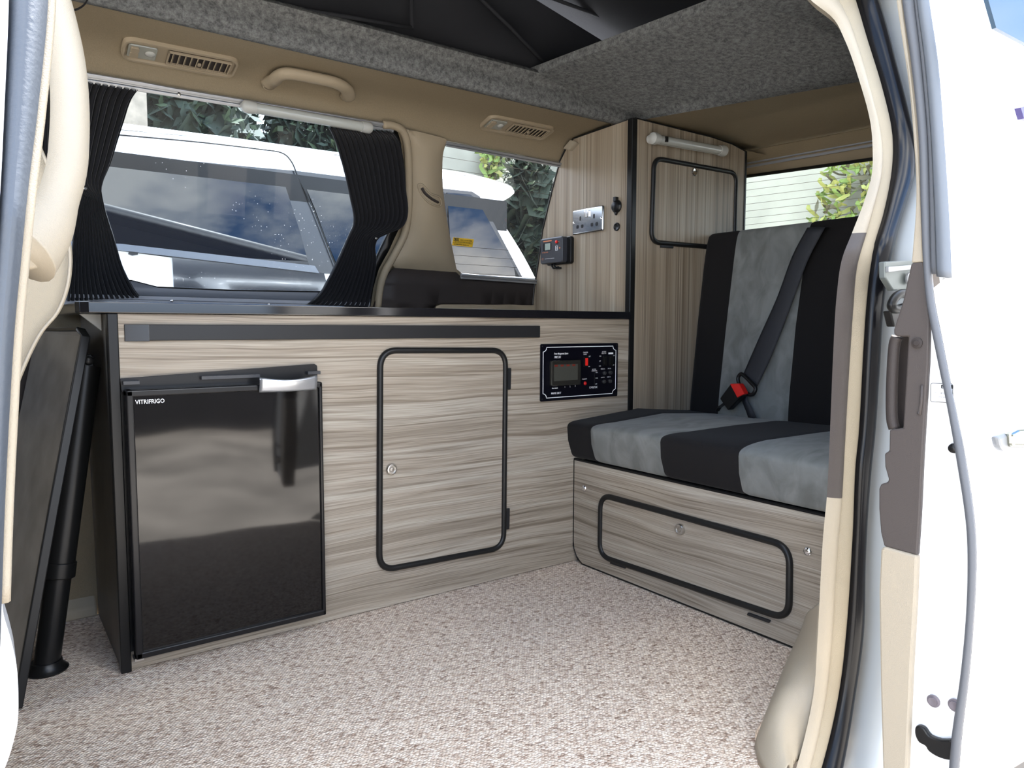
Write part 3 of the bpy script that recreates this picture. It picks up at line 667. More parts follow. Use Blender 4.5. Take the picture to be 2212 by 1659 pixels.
# black strap loop hanging top left
mb = MB(); mb.ribbon([at(u, v, 1, 1.45) for u, v in sp2([(108, -14), (120, 6), (140, 19), (160, 22), (180, 12), (192, -6)], 4)], .004, .0015, (0, 1, 0))
tag(mb.build('strap_loop', BLACK_F, smooth=True, solid=.001), 'thin black strap loop hanging from the roof, top left of the photo', 'strap')

# ================================================================ kitchen unit
YF = 1.53
kit = empty('kitchen_cabinet', (.2, YF, 0), 'long wood-laminate kitchen base unit along the far side under the worktop', 'cabinet')
mb = MB(); mb.prism([(.208, YF, .002), (.208, YF, .037), (.591, YF, .020), (.591, YF, .574), (.208, YF, .560), (.208, YF, .687), (1.543, YF, .687), (1.543, YF, .002)], (0, .015, 0)); mb.build('front_panel', WOOD_H, kit, bevel=.0006, seg=1)
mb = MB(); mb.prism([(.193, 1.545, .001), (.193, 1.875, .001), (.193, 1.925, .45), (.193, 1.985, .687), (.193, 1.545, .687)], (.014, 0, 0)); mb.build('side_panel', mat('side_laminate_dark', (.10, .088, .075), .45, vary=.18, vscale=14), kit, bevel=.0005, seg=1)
mb = MB(); mb.box(.190, .2085, 1.522, 1.546, 0, .687); mb.build('edge_strip', BLACK, kit, bevel=.002)
# cupboard door
dc = [at(820, 757, 1, YF), at(1090, 757, 1, YF), at(1086, 1182, 1, YF), at(818, 1232, 1, YF)]
dr = empty('door', (dc[0] + dc[2]) / 2 - Vector((.2, YF, 0)), None, None); dr.parent = kit
for k_ in ('label', 'category'):
    if k_ in dr: del dr[k_]
def edged_door(root, corners, r, nrm, m, tr=.0075, lk=None, hinges=()):
    nrm = Vector(nrm)
    mb = MB(); mb.prism(quad_round(corners, r * .9, 8), nrm * .0035); mb.build('door_panel', m, root)
    mb = MB(); mb.tube([p + nrm * .003 for p in quad_round(corners, r, 10)], tr, n=10, closed=True); mb.build('edge_trim', RUBBER, root, smooth=True)
    if lk is not None:
        mb = MB(); mb.lathe(lk, nrm, [(0, .0135), (.006, .0135), (.0085, .012), (.009, .0095), (.0065, .009), (.0065, .006), (.0085, .005), (.009, 0.0005)], n=28); mb.build('push_button_latch', SATIN, root, smooth=40)
    for c in hinges:
        mb = MB(); mb.prism(c, nrm * .006); mb.build('hinge', GRAPHITE, root, bevel=.0015)
edged_door(dr, dc, .042, (0, -1, 0), WOOD_H, .0075, at(844, 1013, 1, YF - .003),
           [[at(u, v, 1, YF) for u, v in ((1091, 795), (1102, 795), (1101, 841), (1090, 842))], [at(u, v, 1, YF) for u, v in ((1088, 1098), (1099, 1097), (1098, 1142), (1087, 1144))]])
# long dark pull-out rail
mb = MB(); mb.box(.258, 1.203, YF - .010, YF, .636, .667); mb.build('rail_cover', GRAPHITE, kit, bevel=.0015)
mb = MB(); mb.prism([(.219, YF, .635), (.260, YF, .635), (.260, YF, .667), (.219, YF, .667)], (0, -.003, 0)); mb.prism([(.219, YF - .003, .635), (.260, YF - .011, .635), (.260, YF - .011, .667), (.219, YF - .003, .667)], (0, .003, 0)); mb.build('rail_end_piece', mat('rail_end_satin', (.05, .052, .056), .22, spec=.7), kit, bevel=.001)
# bracket under the overhanging left end
mb = MB(); mb.prism([(.155, 1.60, .686), (.19, 1.60, .686), (.19, 1.60, .655)], (0, .012, 0)); mb.build('bracket', WHITE_P, kit)
# worktop
wt = [(.150, 1.522), (1.543, 1.522), (1.543, 2.00), (.150, 2.00)]
mb = MB(); mb.prism([(x, y, .6875) for x, y in [(.162, 1.520), (1.543, 1.520), (1.543, 2.0), (.142, 2.0), (.142, 1.54), (.148, 1.526)]], (0, 0, .0205)); tag(mb.build('worktop', WORKTOP, bevel=.002, seg=3), 'thin glossy black worktop lying on the kitchen base unit', 'worktop')

# ------------------------------------------------ fridge
fg = empty('fridge', (.4, YF, .03), 'built-in glossy black fridge with silver handle at left end of the kitchen unit', 'fridge')
YG = 1.506
fd = [at(266, 836, 1, YG), at(684, 822, 1, YG), at(684, 1325, 1, YG), at(276, 1398, 1, YG)]
x0, x1 = fd[0].x, fd[1].x; zt = .556; zb = .036
x0 = .209; x1 = .588
mb = MB(); mb.box(x0 - .001, x1 + .001, 1.531, 1.86, .018, .574); mb.build('cabinet_body', BLACK, fg)
mb = MB(); mb.prism([(x, 1.520, z) for x, z in [(x0, .540), (x1, .548), (x1, .579), (x1 - .006, .583), (x0 - .002, .566)]], (0, .012, 0)); mb.build('top_frame', FRIDGE_M, fg, bevel=.001)
for (a0, a1, za) in ((x0 + .002, x0 + .030, .5545), (.348, .462, .5588), (x1 - .025, x1 + .003, .561)):
    mb = MB(); mb.box(a0, a1, 1.509, 1.521, za, za + .007); mb.build('vent_insert', mat('vent_insert_grey', (.035, .037, .042), .35), fg, bevel=.0006)
dr2 = (x0 + .003, x1 - .001, .034, .546)
mb = MB(); outer = [(dr2[0], dr2[2]), (dr2[1], dr2[2]), (dr2[1], dr2[3] + .004), (dr2[0], dr2[3] - .002)]
# frame as four bars with a panel between
b_ = .013
mb.box(dr2[0], dr2[1], 1.490, 1.520, dr2[2], dr2[2] + b_); mb.box(dr2[0], dr2[1], 1.490, 1.520, dr2[3] - b_, dr2[3])
mb.box(dr2[0], dr2[0] + b_, 1.490, 1.520, dr2[2], dr2[3]); mb.box(dr2[1] - b_ * .6, dr2[1], 1.490, 1.520, dr2[2], dr2[3]); mb.build('door_frame', FRIDGE_M, fg, bevel=.003, seg=3)
def fpan(i, j):
    x = lerp(dr2[0] + b_ * .9, dr2[1] - b_ * .5, i); z = lerp(dr2[2] + b_ * .9, dr2[3] - b_ * .9, j)
    return Vector((x, 1.4955 + .0004 * math.sin(i * 4 + 1) * math.sin(j * 5) + .00012 * math.sin(i * 11 + j * 7), z))
mb = MB(); mb.grid(fpan, 40, 50); mb.build('door_panel', FRIDGE_G, fg, smooth=True)
mb = MB(); mb.box(.210, .226, 1.495, 1.52, .030, .035); mb.build('hinge_pin', SATIN, fg)
hx0, hx1 = .452, .571
mb = MB(); mb.grid(lambda i, j: Vector((lerp(hx0, hx1, i), 1.486 - .010 * math.sin(PI * i) - .006 * math.sin(PI * j * .5), lerp(.531, .561 - .006 * math.sin(PI * i), j))), 16, 6); mb.build('handle', SILVER, fg, smooth=True, solid=.004)
mb = MB(); fr = Frame((0, 1.4945, 0), (1, 0, 0), (0, 0, 1)); fr.n = Vector((0, -1, 0))
text(mb, fr, 'VITRIFRIGO', .2275, .5195, .0112, .0006, sx=.86, bold=.00018); mb.build('lettering', INK, fg)

# ------------------------------------------------ power control panel
pc = [at(1168, 742, 1, YF), at(1334, 742, 1, YF), at(1332, 856, 1, YF), at(1164, 867, 1, YF)]
px0, px1 = (pc[0].x + pc[3].x) / 2, (pc[1].x + pc[2].x) / 2; pz1, pz0 = (pc[0].z + pc[1].z) / 2, (pc[2].z + pc[3].z) / 2
pw, phh = px1 - px0, pz1 - pz0
pp = empty('power_control_panel', ((px0 + px1) / 2, YF, pz0), 'black mains and battery control panel with white lettering on the kitchen unit', 'control panel')
fr = Frame((px0, YF, pz0), (1, 0, 0), (0, 0, 1)); fr.n = Vector((0, -1, 0))
mb = MB(); fr.rbox(mb, pw / 2, phh / 2, pw, phh, .004, 0, .003); mb.build('faceplate', PANEL_K, pp, bevel=.0006)
mb = MB()   # white border line with scooped corners
bi, r_ = .011, .012
def scoop():
    out = []
    for cx_, cy_, a0 in ((pw - bi, phh - bi, PI), (bi, phh - bi, 1.5 * PI), (bi, bi, 0), (pw - bi, bi, PI / 2)):
        for k in range(7):
            a = a0 + (PI / 2) * (k / 6); out.append((cx_ + r_ * math.cos(a + (0)), cy_ + r_ * math.sin(a)))
    return out
pts = []
for (cx_, cy_, s0, s1) in ((pw - bi * .8, phh - bi * .8, PI * 1.5, PI), (bi * .8, phh - bi * .8, 0, -PI / 2), (bi * .8, bi * .8, PI / 2, 0), (pw - bi * .8, bi * .8, PI, PI / 2)):
    for k in range(7):
        a = lerp(s0, s1, k / 6); pts.append((cx_ + r_ * math.cos(a), cy_ + r_ * math.sin(a)))
mb.tube([fr.p(a, b, .0032) for a, b in pts], .0011, n=6, closed=True, flat=.4, up=(0, 1, 0)); mb.build('border_line', INK, pp)
def U(u): return (u - 250) / (1960 - 250) * pw   # zoomed photo units to panel units
def Vv(v): return (1430 - v) / (1430 - 220) * phh
mb = MB(); T = lambda s, u, v, h, **k: text(mb, fr, s, U(u), Vv(v), h, .0036, **k)
T('Power Management System', 525, 445, .0072, shear=.35, sx=.62, bold=.0001); T('PMS 3H', 525, 525, .0090, shear=.35, sx=.78, bold=.0001)
T('CHARGER', 1150, 430, .0050, sx=.8); T('SUPPLY', 1158, 472, .0050, sx=.8); T('OFF', 1275, 520, .0048, sx=.85); T('ON', 1270, 742, .0048, sx=.85)
T('BATTERY', 1582, 425, .0048, sx=.8); T('SELECTOR', 1570, 460, .0048, sx=.8); T('CAR', 1518, 520, .0046, sx=.8); T('OFF', 1518, 628, .0046, sx=.8); T('VAN', 1512, 740, .0046, sx=.8)
T('OFF', 1840, 515, .0046, sx=.8); T('ON', 1835, 728, .0046, sx=.8); T('BATTERY', 1358, 808, .0046, sx=.8); T('CONDITION', 1345, 842, .0046, sx=.78)
T('HIGH', 1440, 878, .0038, sx=.8); T('GOOD', 1435, 1004, .0038, sx=.8); T('LOW', 1432, 1134, .0038, sx=.8)
T('FRIDGE 10A', 1555, 806, .0042, sx=.72); T('AUX 10A', 1720, 804, .0042, sx=.72); T('LIGHTS 5A', 1560, 998, .0042, sx=.72); T('PUMP 10A', 1705, 994, .0042, sx=.72)
T('POLARITY', 1135, 1014, .0048, sx=.8); T('Mains Switch', 485, 1174, .0050, sx=.78, bold=.0001); T('1', 750, 1164, .0058); T('2', 862, 1160, .0058); T('3', 975, 1156, .0058)
T('MAINS 240 V', 470, 1290, .0078, sx=.80, bold=.0001); T('12 VOLT DC', 1295, 1215, .0078, sx=.72, bold=.0001)
T('I', 1640, 588, .006); T('O', 1632, 640, .006); T('II', 1632, 682, .006); T('O', 1775, 565, .005); T('I', 1790, 645, .005)
mb.build('lettering', INK, pp)
mb = MB(); fr.slab(mb, [(U(1730), Vv(470)), (U(1842), Vv(470)), (U(1842), Vv(432)), (U(1730), Vv(432))], .003, .0034); mb.build('label_plate', INK, pp)
mb = MB(); fr.rbox(mb, U(745), Vv(840), U(1060) - U(430), Vv(570) - Vv(1110), .005, .003, .013); mb.build('breaker_cover', SMOKE, pp, bevel=.002)
mb = MB(); fr.slab(mb, [(U(480), Vv(1005)), (U(985), Vv(1000)), (U(985), Vv(655)), (U(480), Vv(655))], .0131, .0134); mb.build('breaker_window', mat('breaker_grey', (.055, .055, .045), .4), pp)
for k in range(4):
    mb = MB(); a = U(490 + k * 125); fr.slab(mb, [(a, Vv(700)), (a + .011, Vv(700)), (a + .011, Vv(660)), (a, Vv(660))], .0135, .0138); mb.build('breaker_toggle', mat('dim_red', (.16, .02, .012), .4), pp)
def rocker(u, v, m, w=.011, h=.024):
    mb = MB(); fr.rbox(mb, U(u), Vv(v), w + .004, h + .004, .001, .003, .006); mb.build('switch_frame', BLACK, pp, bevel=.0006)
    mb = MB(); fr.rbox(mb, U(u), Vv(v), w - .002, h - .003, .001, .006, .009); mb.build('rocker_switch', m, pp, bevel=.001)
rocker(1210, 620, RED); rocker(1645, 615, BLACK); rocker(1785, 615, BLACK)
mb = MB(); mb.lathe(fr.p(U(1200), Vv(1095), .003), fr.n, [(0, .0055), (.002, .0055), (.0045, .003), (.005, .0005)], n=18); mb.build('indicator_lamp', mat('indicator_red', (.45, .01, .01), .25), pp, smooth=True)
for u, v in ((1630, 888), (1770, 884), (1625, 1080), (1765, 1076)):
    mb = MB(); mb.lathe(fr.p(U(u), Vv(v), .003), fr.n, [(0, .0056), (.005, .0056), (.006, .004), (.0055, .003), (.0055, .0005)], n=18); mb.build('fuse_button', mat('fuse_black', (.03, .03, .032), .3), pp, smooth=30)
mb = MB(); fr.slab(mb, [(U(1405), Vv(1140)), (U(1420), Vv(1140)), (U(1420), Vv(870)), (U(1405), Vv(870))], .003, .0035); mb.build('level_meter', GRAPHITE, pp)
for a, b in ((.006, .006), (pw - .006, .006), (.006, phh - .006), (pw - .006, phh - .006)):
    mb = MB(); mb.lathe(fr.p(a, b, .003), fr.n, [(0, .002), (.001, .0016)], n=10); mb.build('screw', GRAPHITE, pp)

# ================================================================ tall cabinet
XT = 1.545
tall = empty('tall_cabinet', (XT, YF, .0), 'full-height wood-laminate wardrobe cabinet in the rear corner, behind the seat', 'cabinet')
mb = MB(); mb.prism([(XT, YF + .016, .7085), (XT, 1.995, .7085), (XT, 1.983, .80), (XT, 1.957, .90), (XT, 1.940, .985), (XT, 1.895, 1.10), (XT, 1.852, 1.20), (XT, 1.820, 1.235), (XT, 1.788, 1.256), (XT, YF + .016, 1.262)], (.015, 0, 0)); mb.build('side_panel', WOOD_V, tall, bevel=.0005, seg=1)
mb = MB(); mb.tube([(XT - .001, 1.997, .712), (XT - .001, 1.985, .80), (XT - .001, 1.960, .90), (XT - .001, 1.943, .985), (XT - .001, 1.898, 1.10), (XT - .001, 1.854, 1.20), (XT - .001, 1.822, 1.238), (XT - .001, 1.790, 1.258), (XT - .001, 1.62, 1.263)], .0026, n=6); mb.build('side_edge_strip', BLACK, tall)
mb = MB(); mb.prism([(XT + .014, YF, .004), (2.070, YF, .004), (2.070, YF, 1.243), (2.00, YF, 1.256), (1.9, YF, 1.2625), (XT + .014, YF, 1.2645)], (0, .015, 0)); mb.build('front_panel', WOOD_V, tall, bevel=.0005, seg=1)
mb = MB(); mb.box(XT - .003, XT + .017, YF - .004, YF + .018, .002, 1.265); mb.build('corner_strip', BLACK, tall, bevel=.003)
mb = MB(); mb.box(2.068, 2.078, YF - .002, YF + .02, .3, 1.245); mb.build('edge_strip', BLACK, tall, bevel=.002)
mb = MB(); mb.tube([(XT + .01, YF, 1.2655), (1.9, YF, 1.2635), (2.00, YF, 1.257), (2.072, YF, 1.2435)], .0022, n=6); mb.build('top_strip', BLACK, tall)
mb = MB(); mb.box(2.062, 2.074, YF + .015, 1.86, .3, 1.243); mb.build('rear_panel', WOOD_V, tall)
tdc = [at(1411, 342, 1, YF), at(1588, 374, 1, YF), at(1584, 538, 1, YF), at(1405, 523, 1, YF)]
td = empty('door', (tdc[0] + tdc[2]) / 2 - Vector((XT, YF, 0)), None, None); td.parent = tall
edged_door(td, tdc, .035, (0, -1, 0), WOOD_V, .0075, None, [[at(u, v, 1, YF) for u, v in ((1425, 528), (1452, 530), (1452, 537), (1425, 535))]])
mb = MB(); mb.lathe(at(1498, 372, 1, YF - .0035), (0, -1, 0), [(0, .0125), (.005, .0125), (.007, .010), (.006, .008), (.006, .0005)], n=24); mb.build('push_button_latch', STEEL, td, smooth=40)
# strip light on the tall cabinet
tube_lamp('white strip light with black switch screwed to the top of the tall cabinet', at(1412, 299, 1, YF - .028), at(1562, 326, 1, YF - .028), (0, 0, 1), Vector((0, -1, 0)), .0135, True, 1.15)

# ------------------------------------------------ fittings on the tall side panel (frame: right = -y, out = -x)
def fx(u, v, out): return at(u, v, 0, XT - out)
def side_frame(corner_bl, corner_br, corner_tl):
    f = Frame(corner_bl, (0, -1, 0), (0, 0, 1)); f.n = Vector((-1, 0, 0)); return f
so_ = empty('double_socket', fx(1240, 509, 0), 'chrome double mains socket with two rocker switches on the tall cabinet side', 'socket')
yl, yr, zb_, zt_ = 1.781, 1.640, .955, 1.031
f = Frame((XT, yl, zb_), (0, -1, 0), (0, 0, 1)); f.n = Vector((-1, 0, 0)); w_, h_ = yl - yr, zt_ - zb_
mb = MB(); f.rbox(mb, w_ / 2, h_ / 2, w_, h_, .005, 0, .009); mb.build('faceplate', mat('socket_chrome', (.50, .53, .56), .10, metal=1), so_, bevel=.004, seg=4, smooth=60)
for cx_ in (.25, .75):
    mb = MB(); f.rbox(mb, w_ * cx_ + (.004 if cx_ < .5 else -.004), h_ * .62, .007, .013, .002, .0088, .0095); mb.build('earth_pin_hole', BLACK, so_)
    for dx in (-.011, .011):
        mb = MB(); f.rbox(mb, w_ * cx_ + dx + (.002 if cx_ < .5 else -.002), h_ * .30, .011, .011, .003, .0088, .0098); mb.build('pin_hole', BLACK, so_, bevel=.0006)
for dx in (-.006, .006):
    mb = MB(); f.rbox(mb, w_ / 2 + dx, h_ * .76, .0095, .020, .0015, .0085, .014); mb.build('rocker_switch', STEEL, so_, bevel=.001)
for cx_ in (.05, .95):
    mb = MB(); mb.lathe(f.p(w_ * cx_, h_ * .48, .009), f.n, [(0, .0042), (.001, .004), (.0022, .002)], n=12); mb.build('screw', STEEL, so_, smooth=True)
# 12 volt socket and small port
q = fx(1333, 446, 0); ps = empty('power_socket', q, 'black round 12 volt socket with hinged cap on the tall cabinet side', 'socket')
mb = MB(); mb.lathe(q, (-1, 0, 0), [(0, .0195), (.004, .0195), (.006, .017), (.010, .015), (.012, .010), (.0125, .0005)], n=26); mb.build('cap', BLACK, ps, smooth=40)
mb = MB(); mb.box(q.x - .012, q.x, q.y - .006, q.y + .006, q.z + .014, q.z + .027); mb.build('hinge_tab', BLACK, ps, bevel=.0015); mb = MB(); mb.prism([(q.x, q.y - .006, q.z - .017), (q.x, q.y + .006, q.z - .017), (q.x, q.y + .001, q.z - .026), (q.x, q.y - .001, q.z - .026)], (-.008, 0, 0)); mb.build('pull_tab', BLACK, ps, bevel=.0015)
q = fx(1333, 490, 0); mb = MB(); mb.lathe(q, (-1, 0, 0), [(0, .0125), (.003, .0125), (.004, .010), (.0025, .008), (.0025, .0005)], n=22); tag(mb.build('aerial_port', BLACK, smooth=40), 'small round black port below the 12 volt socket on the tall cabinet', 'port')
# solar charge controller
sc_ = empty('charge_controller', (XT, 1.87, .86), 'dark grey solar charge controller with small screen beside the quarter window', 'charge controller')
D_ = .034
tl, tr_, br, bl = at(1168, 516, 0, XT - D_), at(1215, 510, 0, XT - D_), at(1217, 566, 0, XT - D_), at(1168, 571, 0, XT - D_)
yl, yr = (tl.y + bl.y) / 2, (tr_.y + br.y) / 2; z1, z0 = (tl.z + tr_.z) / 2, (bl.z + br.z) / 2
f = Frame((XT, yl, z0), (0, -1, 0), (0, 0, 1)); f.n = Vector((-1, 0, 0)); w_, h_ = yl - yr, z1 - z0
CG = mat('controller_grey', (.035, .037, .045), .35, spec=.5)
mb = MB(); f.rbox(mb, w_ / 2 - .003, h_ / 2, w_, h_, .008, .0005, D_); mb.build('case', CG, sc_, bevel=.004, seg=3)
mb = MB(); f.rbox(mb, w_ / 2 + .010, h_ / 2 - .002, w_ + .012, h_ + .004, .008, .0005, .014); mb.build('mounting_flange', BLACK, sc_, bevel=.003)
for hh_ in (.85, .2):
    mb = MB(); mb.lathe(f.p(w_ + .008, h_ * hh_, .013), f.n, [(0, .005), (.002, .005), (.002, .0005)], n=12); mb.build('screw', BLACK, sc_)
mb = MB(); f.rbox(mb, w_ * .30, h_ * .66, w_ * .36, h_ * .30, .002, D_, D_ + .001); mb.build('screen_bezel', BLACK, sc_)
mb = MB(); f.rbox(mb, w_ * .33, h_ * .66, w_ * .24, h_ * .26, .001, D_ + .001, D_ + .0014); mb.build('screen', LCD, sc_)
mb = MB(); mb.lathe(f.p(w_ * .73, h_ * .80, D_), f.n, [(0, .0055), (.003, .0052), (.005, .003), (.0055, .0005)], n=16); mb.build('push_button', RED, sc_, smooth=True)
mb = MB()
for k in range(4): f.slab(mb, [(w_ * .67, h_ * (.47 + k * .055)), (w_ * .77, h_ * (.47 + k * .055)), (w_ * .77, h_ * (.485 + k * .055)), (w_ * .67, h_ * (.485 + k * .055))], D_, D_ + .0006)
for a_ in (.67, .76): f.slab(mb, [(w_ * a_, h_ * .47), (w_ * (a_ + .012), h_ * .47), (w_ * (a_ + .012), h_ * .65), (w_ * a_, h_ * .65)], D_, D_ + .0006)
f.slab(mb, [(w_ * .2, h_ * .185), (w_ * .62, h_ * .185), (w_ * .62, h_ * .195), (w_ * .2, h_ * .195)], D_, D_ + .0004)
mb.build('usb_port_outline', INK, sc_)
mb = MB(); text(mb, f, 'CE', w_ * .06, h_ * .16, .009, D_ + .0006, sx=.8); text(mb, f, 'Solar Charge Controller', w_ * .07, h_ * .43, .0052, D_ + .0006, sx=.62, bold=.0001)
f.slab(mb, [(w_ * .12, h_ * .86), (w_ * .5, h_ * .86), (w_ * .5, h_ * .90), (w_ * .12, h_ * .90)], D_, D_ + .0006); mb.lathe(f.p(w_ * .86, h_ * .56, D_), f.n, [(0, .003), (.0006, .003)], n=10); mb.lathe(f.p(w_ * .82, h_ * .8, D_), f.n, [(0, .0016), (.0006, .0016)], n=8); mb.build('lettering', INK_O, sc_)
for k in range(2):
    mb = MB(); a = f.p(w_ * (.30 + .12 * k), .003, .016); mb.tube(spl([a, a + Vector((0, -.004, -.012)), a + Vector((0, -.014, -.018)), a + Vector((.010, -.026, -.014 - .004 * k))], 5), .0028, n=8); mb.build('cable', BLACK, sc_, smooth=True)

# ================================================================ bench seat
XB = 1.333
bench = empty('bench_seat', (XB, 1.15, 0), 'wood-fronted rear bench seat with black and grey striped upholstery', 'seat')
mb = MB(); fp = [(XB, .70, .002), (XB, 1.490, .002), (XB, 1.522, .028), (XB, 1.527, .060), (XB, 1.527, .293), (XB, .70, .293)]
mb.prism(fp, (.016, 0, 0)); mb.build('front_panel', WOOD_H, bench, bevel=.0005, seg=1)
mb = MB(); mb.tube([(XB + .002, .70, .0035), (XB + .002, 1.490, .0035), (XB + .002, 1.512, .016), (XB + .002, 1.5285, .045), (XB + .002, 1.5285, .292)], .003, n=6); mb.tube([(XB + .002, 1.5285, .294), (XB + .002, .70, .294)], .004, n=6); mb.build('edge_strip', BLACK, bench)
mb = MB(); mb.box(XB + .016, 1.84, .70, 1.526, .002, .290); mb.build('base_box', mat('bench_inner', (.05, .05, .05), .8), bench)
bd = [at(1300, 1068, 0, XB), at(1708, 1180, 0, XB), at(1706, 1338, 0, XB), at(1298, 1200, 0, XB)]
bdr = empty('locker_door', (bd[0] + bd[2]) / 2 - Vector((XB, 1.15, 0)), None, None); bdr.parent = bench
edged_door(bdr, bd, .040, (-1, 0, 0), WOOD_H, .0075, at(1471, 1143, 0, XB - .0035),
           [[at(u, v, 0, XB) for u, v in ((1322, 1208), (1356, 1219), (1353, 1228), (1320, 1217))], [at(u, v, 0, XB) for u, v in ((1618, 1322), (1666, 1339), (1664, 1345), (1616, 1328))]])
for u, v in ((1262, 1055), (1745, 1191)):
    mb = MB(); mb.lathe(at(u, v, 0, XB), (-1, 0, 0), [(0, .0095), (.0015, .0095), (.004, .007), (.0055, .003), (.0058, .0004)], n=20); mb.build('bolt', STEEL, bench, smooth=True)
def cushion(prof_fn, y0, y1, stripes, name, parent, ny=90, r=.02):
    """prof_fn(t, e) closed profile point (x,z) shrunk by e; extruded along y with rounded ends; stripes = y limits where the cover changes"""
    mb = MB(); npf = 56; ys = sorted(set([lerp(y0, y1, k / ny) for k in range(ny + 1)] + stripes))
    ys = [y0, y0 + r * .1, y0 + r * .4] + [y for y in ys if y0 + r * .5 < y < y1 - r * .5] + [y1 - r * .4, y1 - r * .1, y1]
    vs = []
    for y in ys:
        d = min(y - y0, y1 - y); e = r * (1 - math.sqrt(max(0, 1 - (1 - min(1, d / r)) ** 2))) if d < r else 0
        puff = .004 * math.sin(y * 9) * .5
        gr = min(abs(y - s) for s in stripes) if stripes else 1
        groove = .0022 * math.exp(-(gr / .005) ** 2)
        for k in range(npf):
            x, z = prof_fn(k / npf, e + groove, y); vs.append((x, y, z))
    n = len(ys); fs = [(i * npf + k, i * npf + (k + 1) % npf, (i + 1) * npf + (k + 1) % npf, (i + 1) * npf + k) for i in range(n - 1) for k in range(npf)]
    ms = []
    for i in range(n - 1):
        c = (ys[i] + ys[i + 1]) / 2; idx = sum(1 for s in stripes if c < s); ms += [idx % 2] * npf
    b = len(mb.v); mb.v += vs; mb.f += fs + [tuple(range(npf - 1, -1, -1)), tuple(range((n - 1) * npf, n * npf))]; mb.m += ms + [ms[0], ms[-1]]
    return mb.build(name, [BLACK_F, SUEDE], parent, smooth=True)
def sqr(t, cx_, cz_, hx, hz, r, e):
    """rounded rectangle profile"""
    a = t * 2 * PI; c, s = math.cos(a), math.sin(a); p = 2 / 11.0
    return cx_ + (hx - e) * math.copysign(abs(c) ** p, c), cz_ + (hz - e) * math.copysign(abs(s) ** p, s)
def seat_prof(t, e, y):
    x, z = sqr(t, (1.308 + 1.86) / 2, (.295 + .405) / 2, (1.86 - 1.308) / 2, .055, .03, e)
    fx_ = max(0, min(1, (x - 1.31) / .5)); up = max(0, (z - .35) / .055)
    z += up * (.010 * math.sin(fx_ * PI) + .006 * math.sin(y * 7.5 + 1.5) * math.sin(fx_ * PI) + .004 * math.sin(x * 16 + y * 5))
    if x < 1.36: x += .022 * max(0, (.36 - z) / .065)    # front face tucks in towards the base
    return x, z
cushion(seat_prof, .71, 1.562, [1.436, 1.189, .965], 'seat_cushion', bench, r=.010)
def back_prof(t, e, y):
    x, z = sqr(t, 0, 0, .055, .30, .03, e); tz = (z + .30) / .60
    X = 1.858 + tz * .075 + x + (-.010 * math.sin(tz * PI) if x < 0 else 0) + .003 * math.sin(y * 8 + tz * 5)
    return X, .375 + tz * .585
cushion(back_prof, .71, 1.528, [1.409, 1.172], 'backrest', bench, r=.02)

# ------------------------------------------------ seat belt
def bk(u, v, off=.006): return atp(u, v, (1.797 - off, 0, .40), (1, 0, -.135))
sb = empty('seat_belt', bk(1620, 840), 'black diagonal seat belt hanging across the bench backrest', 'seat belt')
L_ = [(1744, 492), (1711, 555), (1679, 642), (1642, 725), (1604, 812)]; R_ = [(1782, 492), (1745, 563), (1708, 662), (1668, 765), (1634, 838)]
pl_, pr_ = spl([bk(*p, .022) for p in L_], 6), spl([bk(*p, .022) for p in R_], 6)
top_l, top_r = bk(1748, 488, .0), bk(1790, 488, .0)
mb = MB(); k = len(pl_)
def webf(i, j):
    idx = min(k - 1, int(round(j * (k - 1)))); p = pl_[idx].lerp(pr_[idx], i); return p + Vector((-.004 * math.sin(PI * i), 0, 0))
mb.grid(webf, 6, k - 1)
mb.build('webbing', WEB, sb, smooth=True, solid=.0015)
mb = MB(); back = [pl_[0], pr_[0]]; mb.add([pl_[0], pr_[0], pr_[0] + Vector((.10, .01, .012)), pl_[0] + Vector((.10, .01, .012))], [(0, 1, 2, 3)]); mb.build('webbing_over_top', WEB, sb, solid=.0015)
mb = MB(); mb.tube([bk(*p, .030) for p in sp2([(1600, 808), (1594, 818), (1600, 836), (1618, 852), (1628, 850), (1632, 838), (1622, 826), (1608, 812)], 4, True)], .0055, n=8, closed=True); mb.build('tongue_loop', BLACK, sb, smooth=True)
mb = MB(); mb.prism([bk(*p, .026) for p in ((1600, 836), (1616, 850), (1603, 858), (1594, 850))], (.004, 0, 0)); mb.build('tongue_plate', SATIN, sb)
mb = MB(); mb.ribbon([bk(1608, 850, .022), bk(1610, 868, .020), bk(1618, 885, .016), bk(1626, 905, .012)], [.020, .018, .022, .026], .0015, (0, 1, .25)); mb.build('lap_webbing', WEB, sb, smooth=True)
bu = empty('seat_belt_buckle', bk(1575, 865), 'black seat belt buckle with red release button standing on the bench', 'buckle')
mb = MB(); mb.prism([bk(*p, .050) for p in ((1554, 861), (1577, 830), (1606, 852), (1572, 887))], (.026, 0, 0)); mb.build('buckle_body', BLACK, bu, bevel=.004, seg=3)
mb = MB(); mb.prism([bk(*p, .053) for p in ((1576, 829), (1596, 829), (1608, 851), (1592, 859))], (.022, 0, 0)); mb.build('release_button', RED, bu, bevel=.002)
mb = MB(); mb.ribbon([bk(1565, 872, .030), bk(1554, 880, .030), bk(1549, 888, .028)], .018, .003, (1, 0, 0)); mb.build('stalk', BLACK, bu)

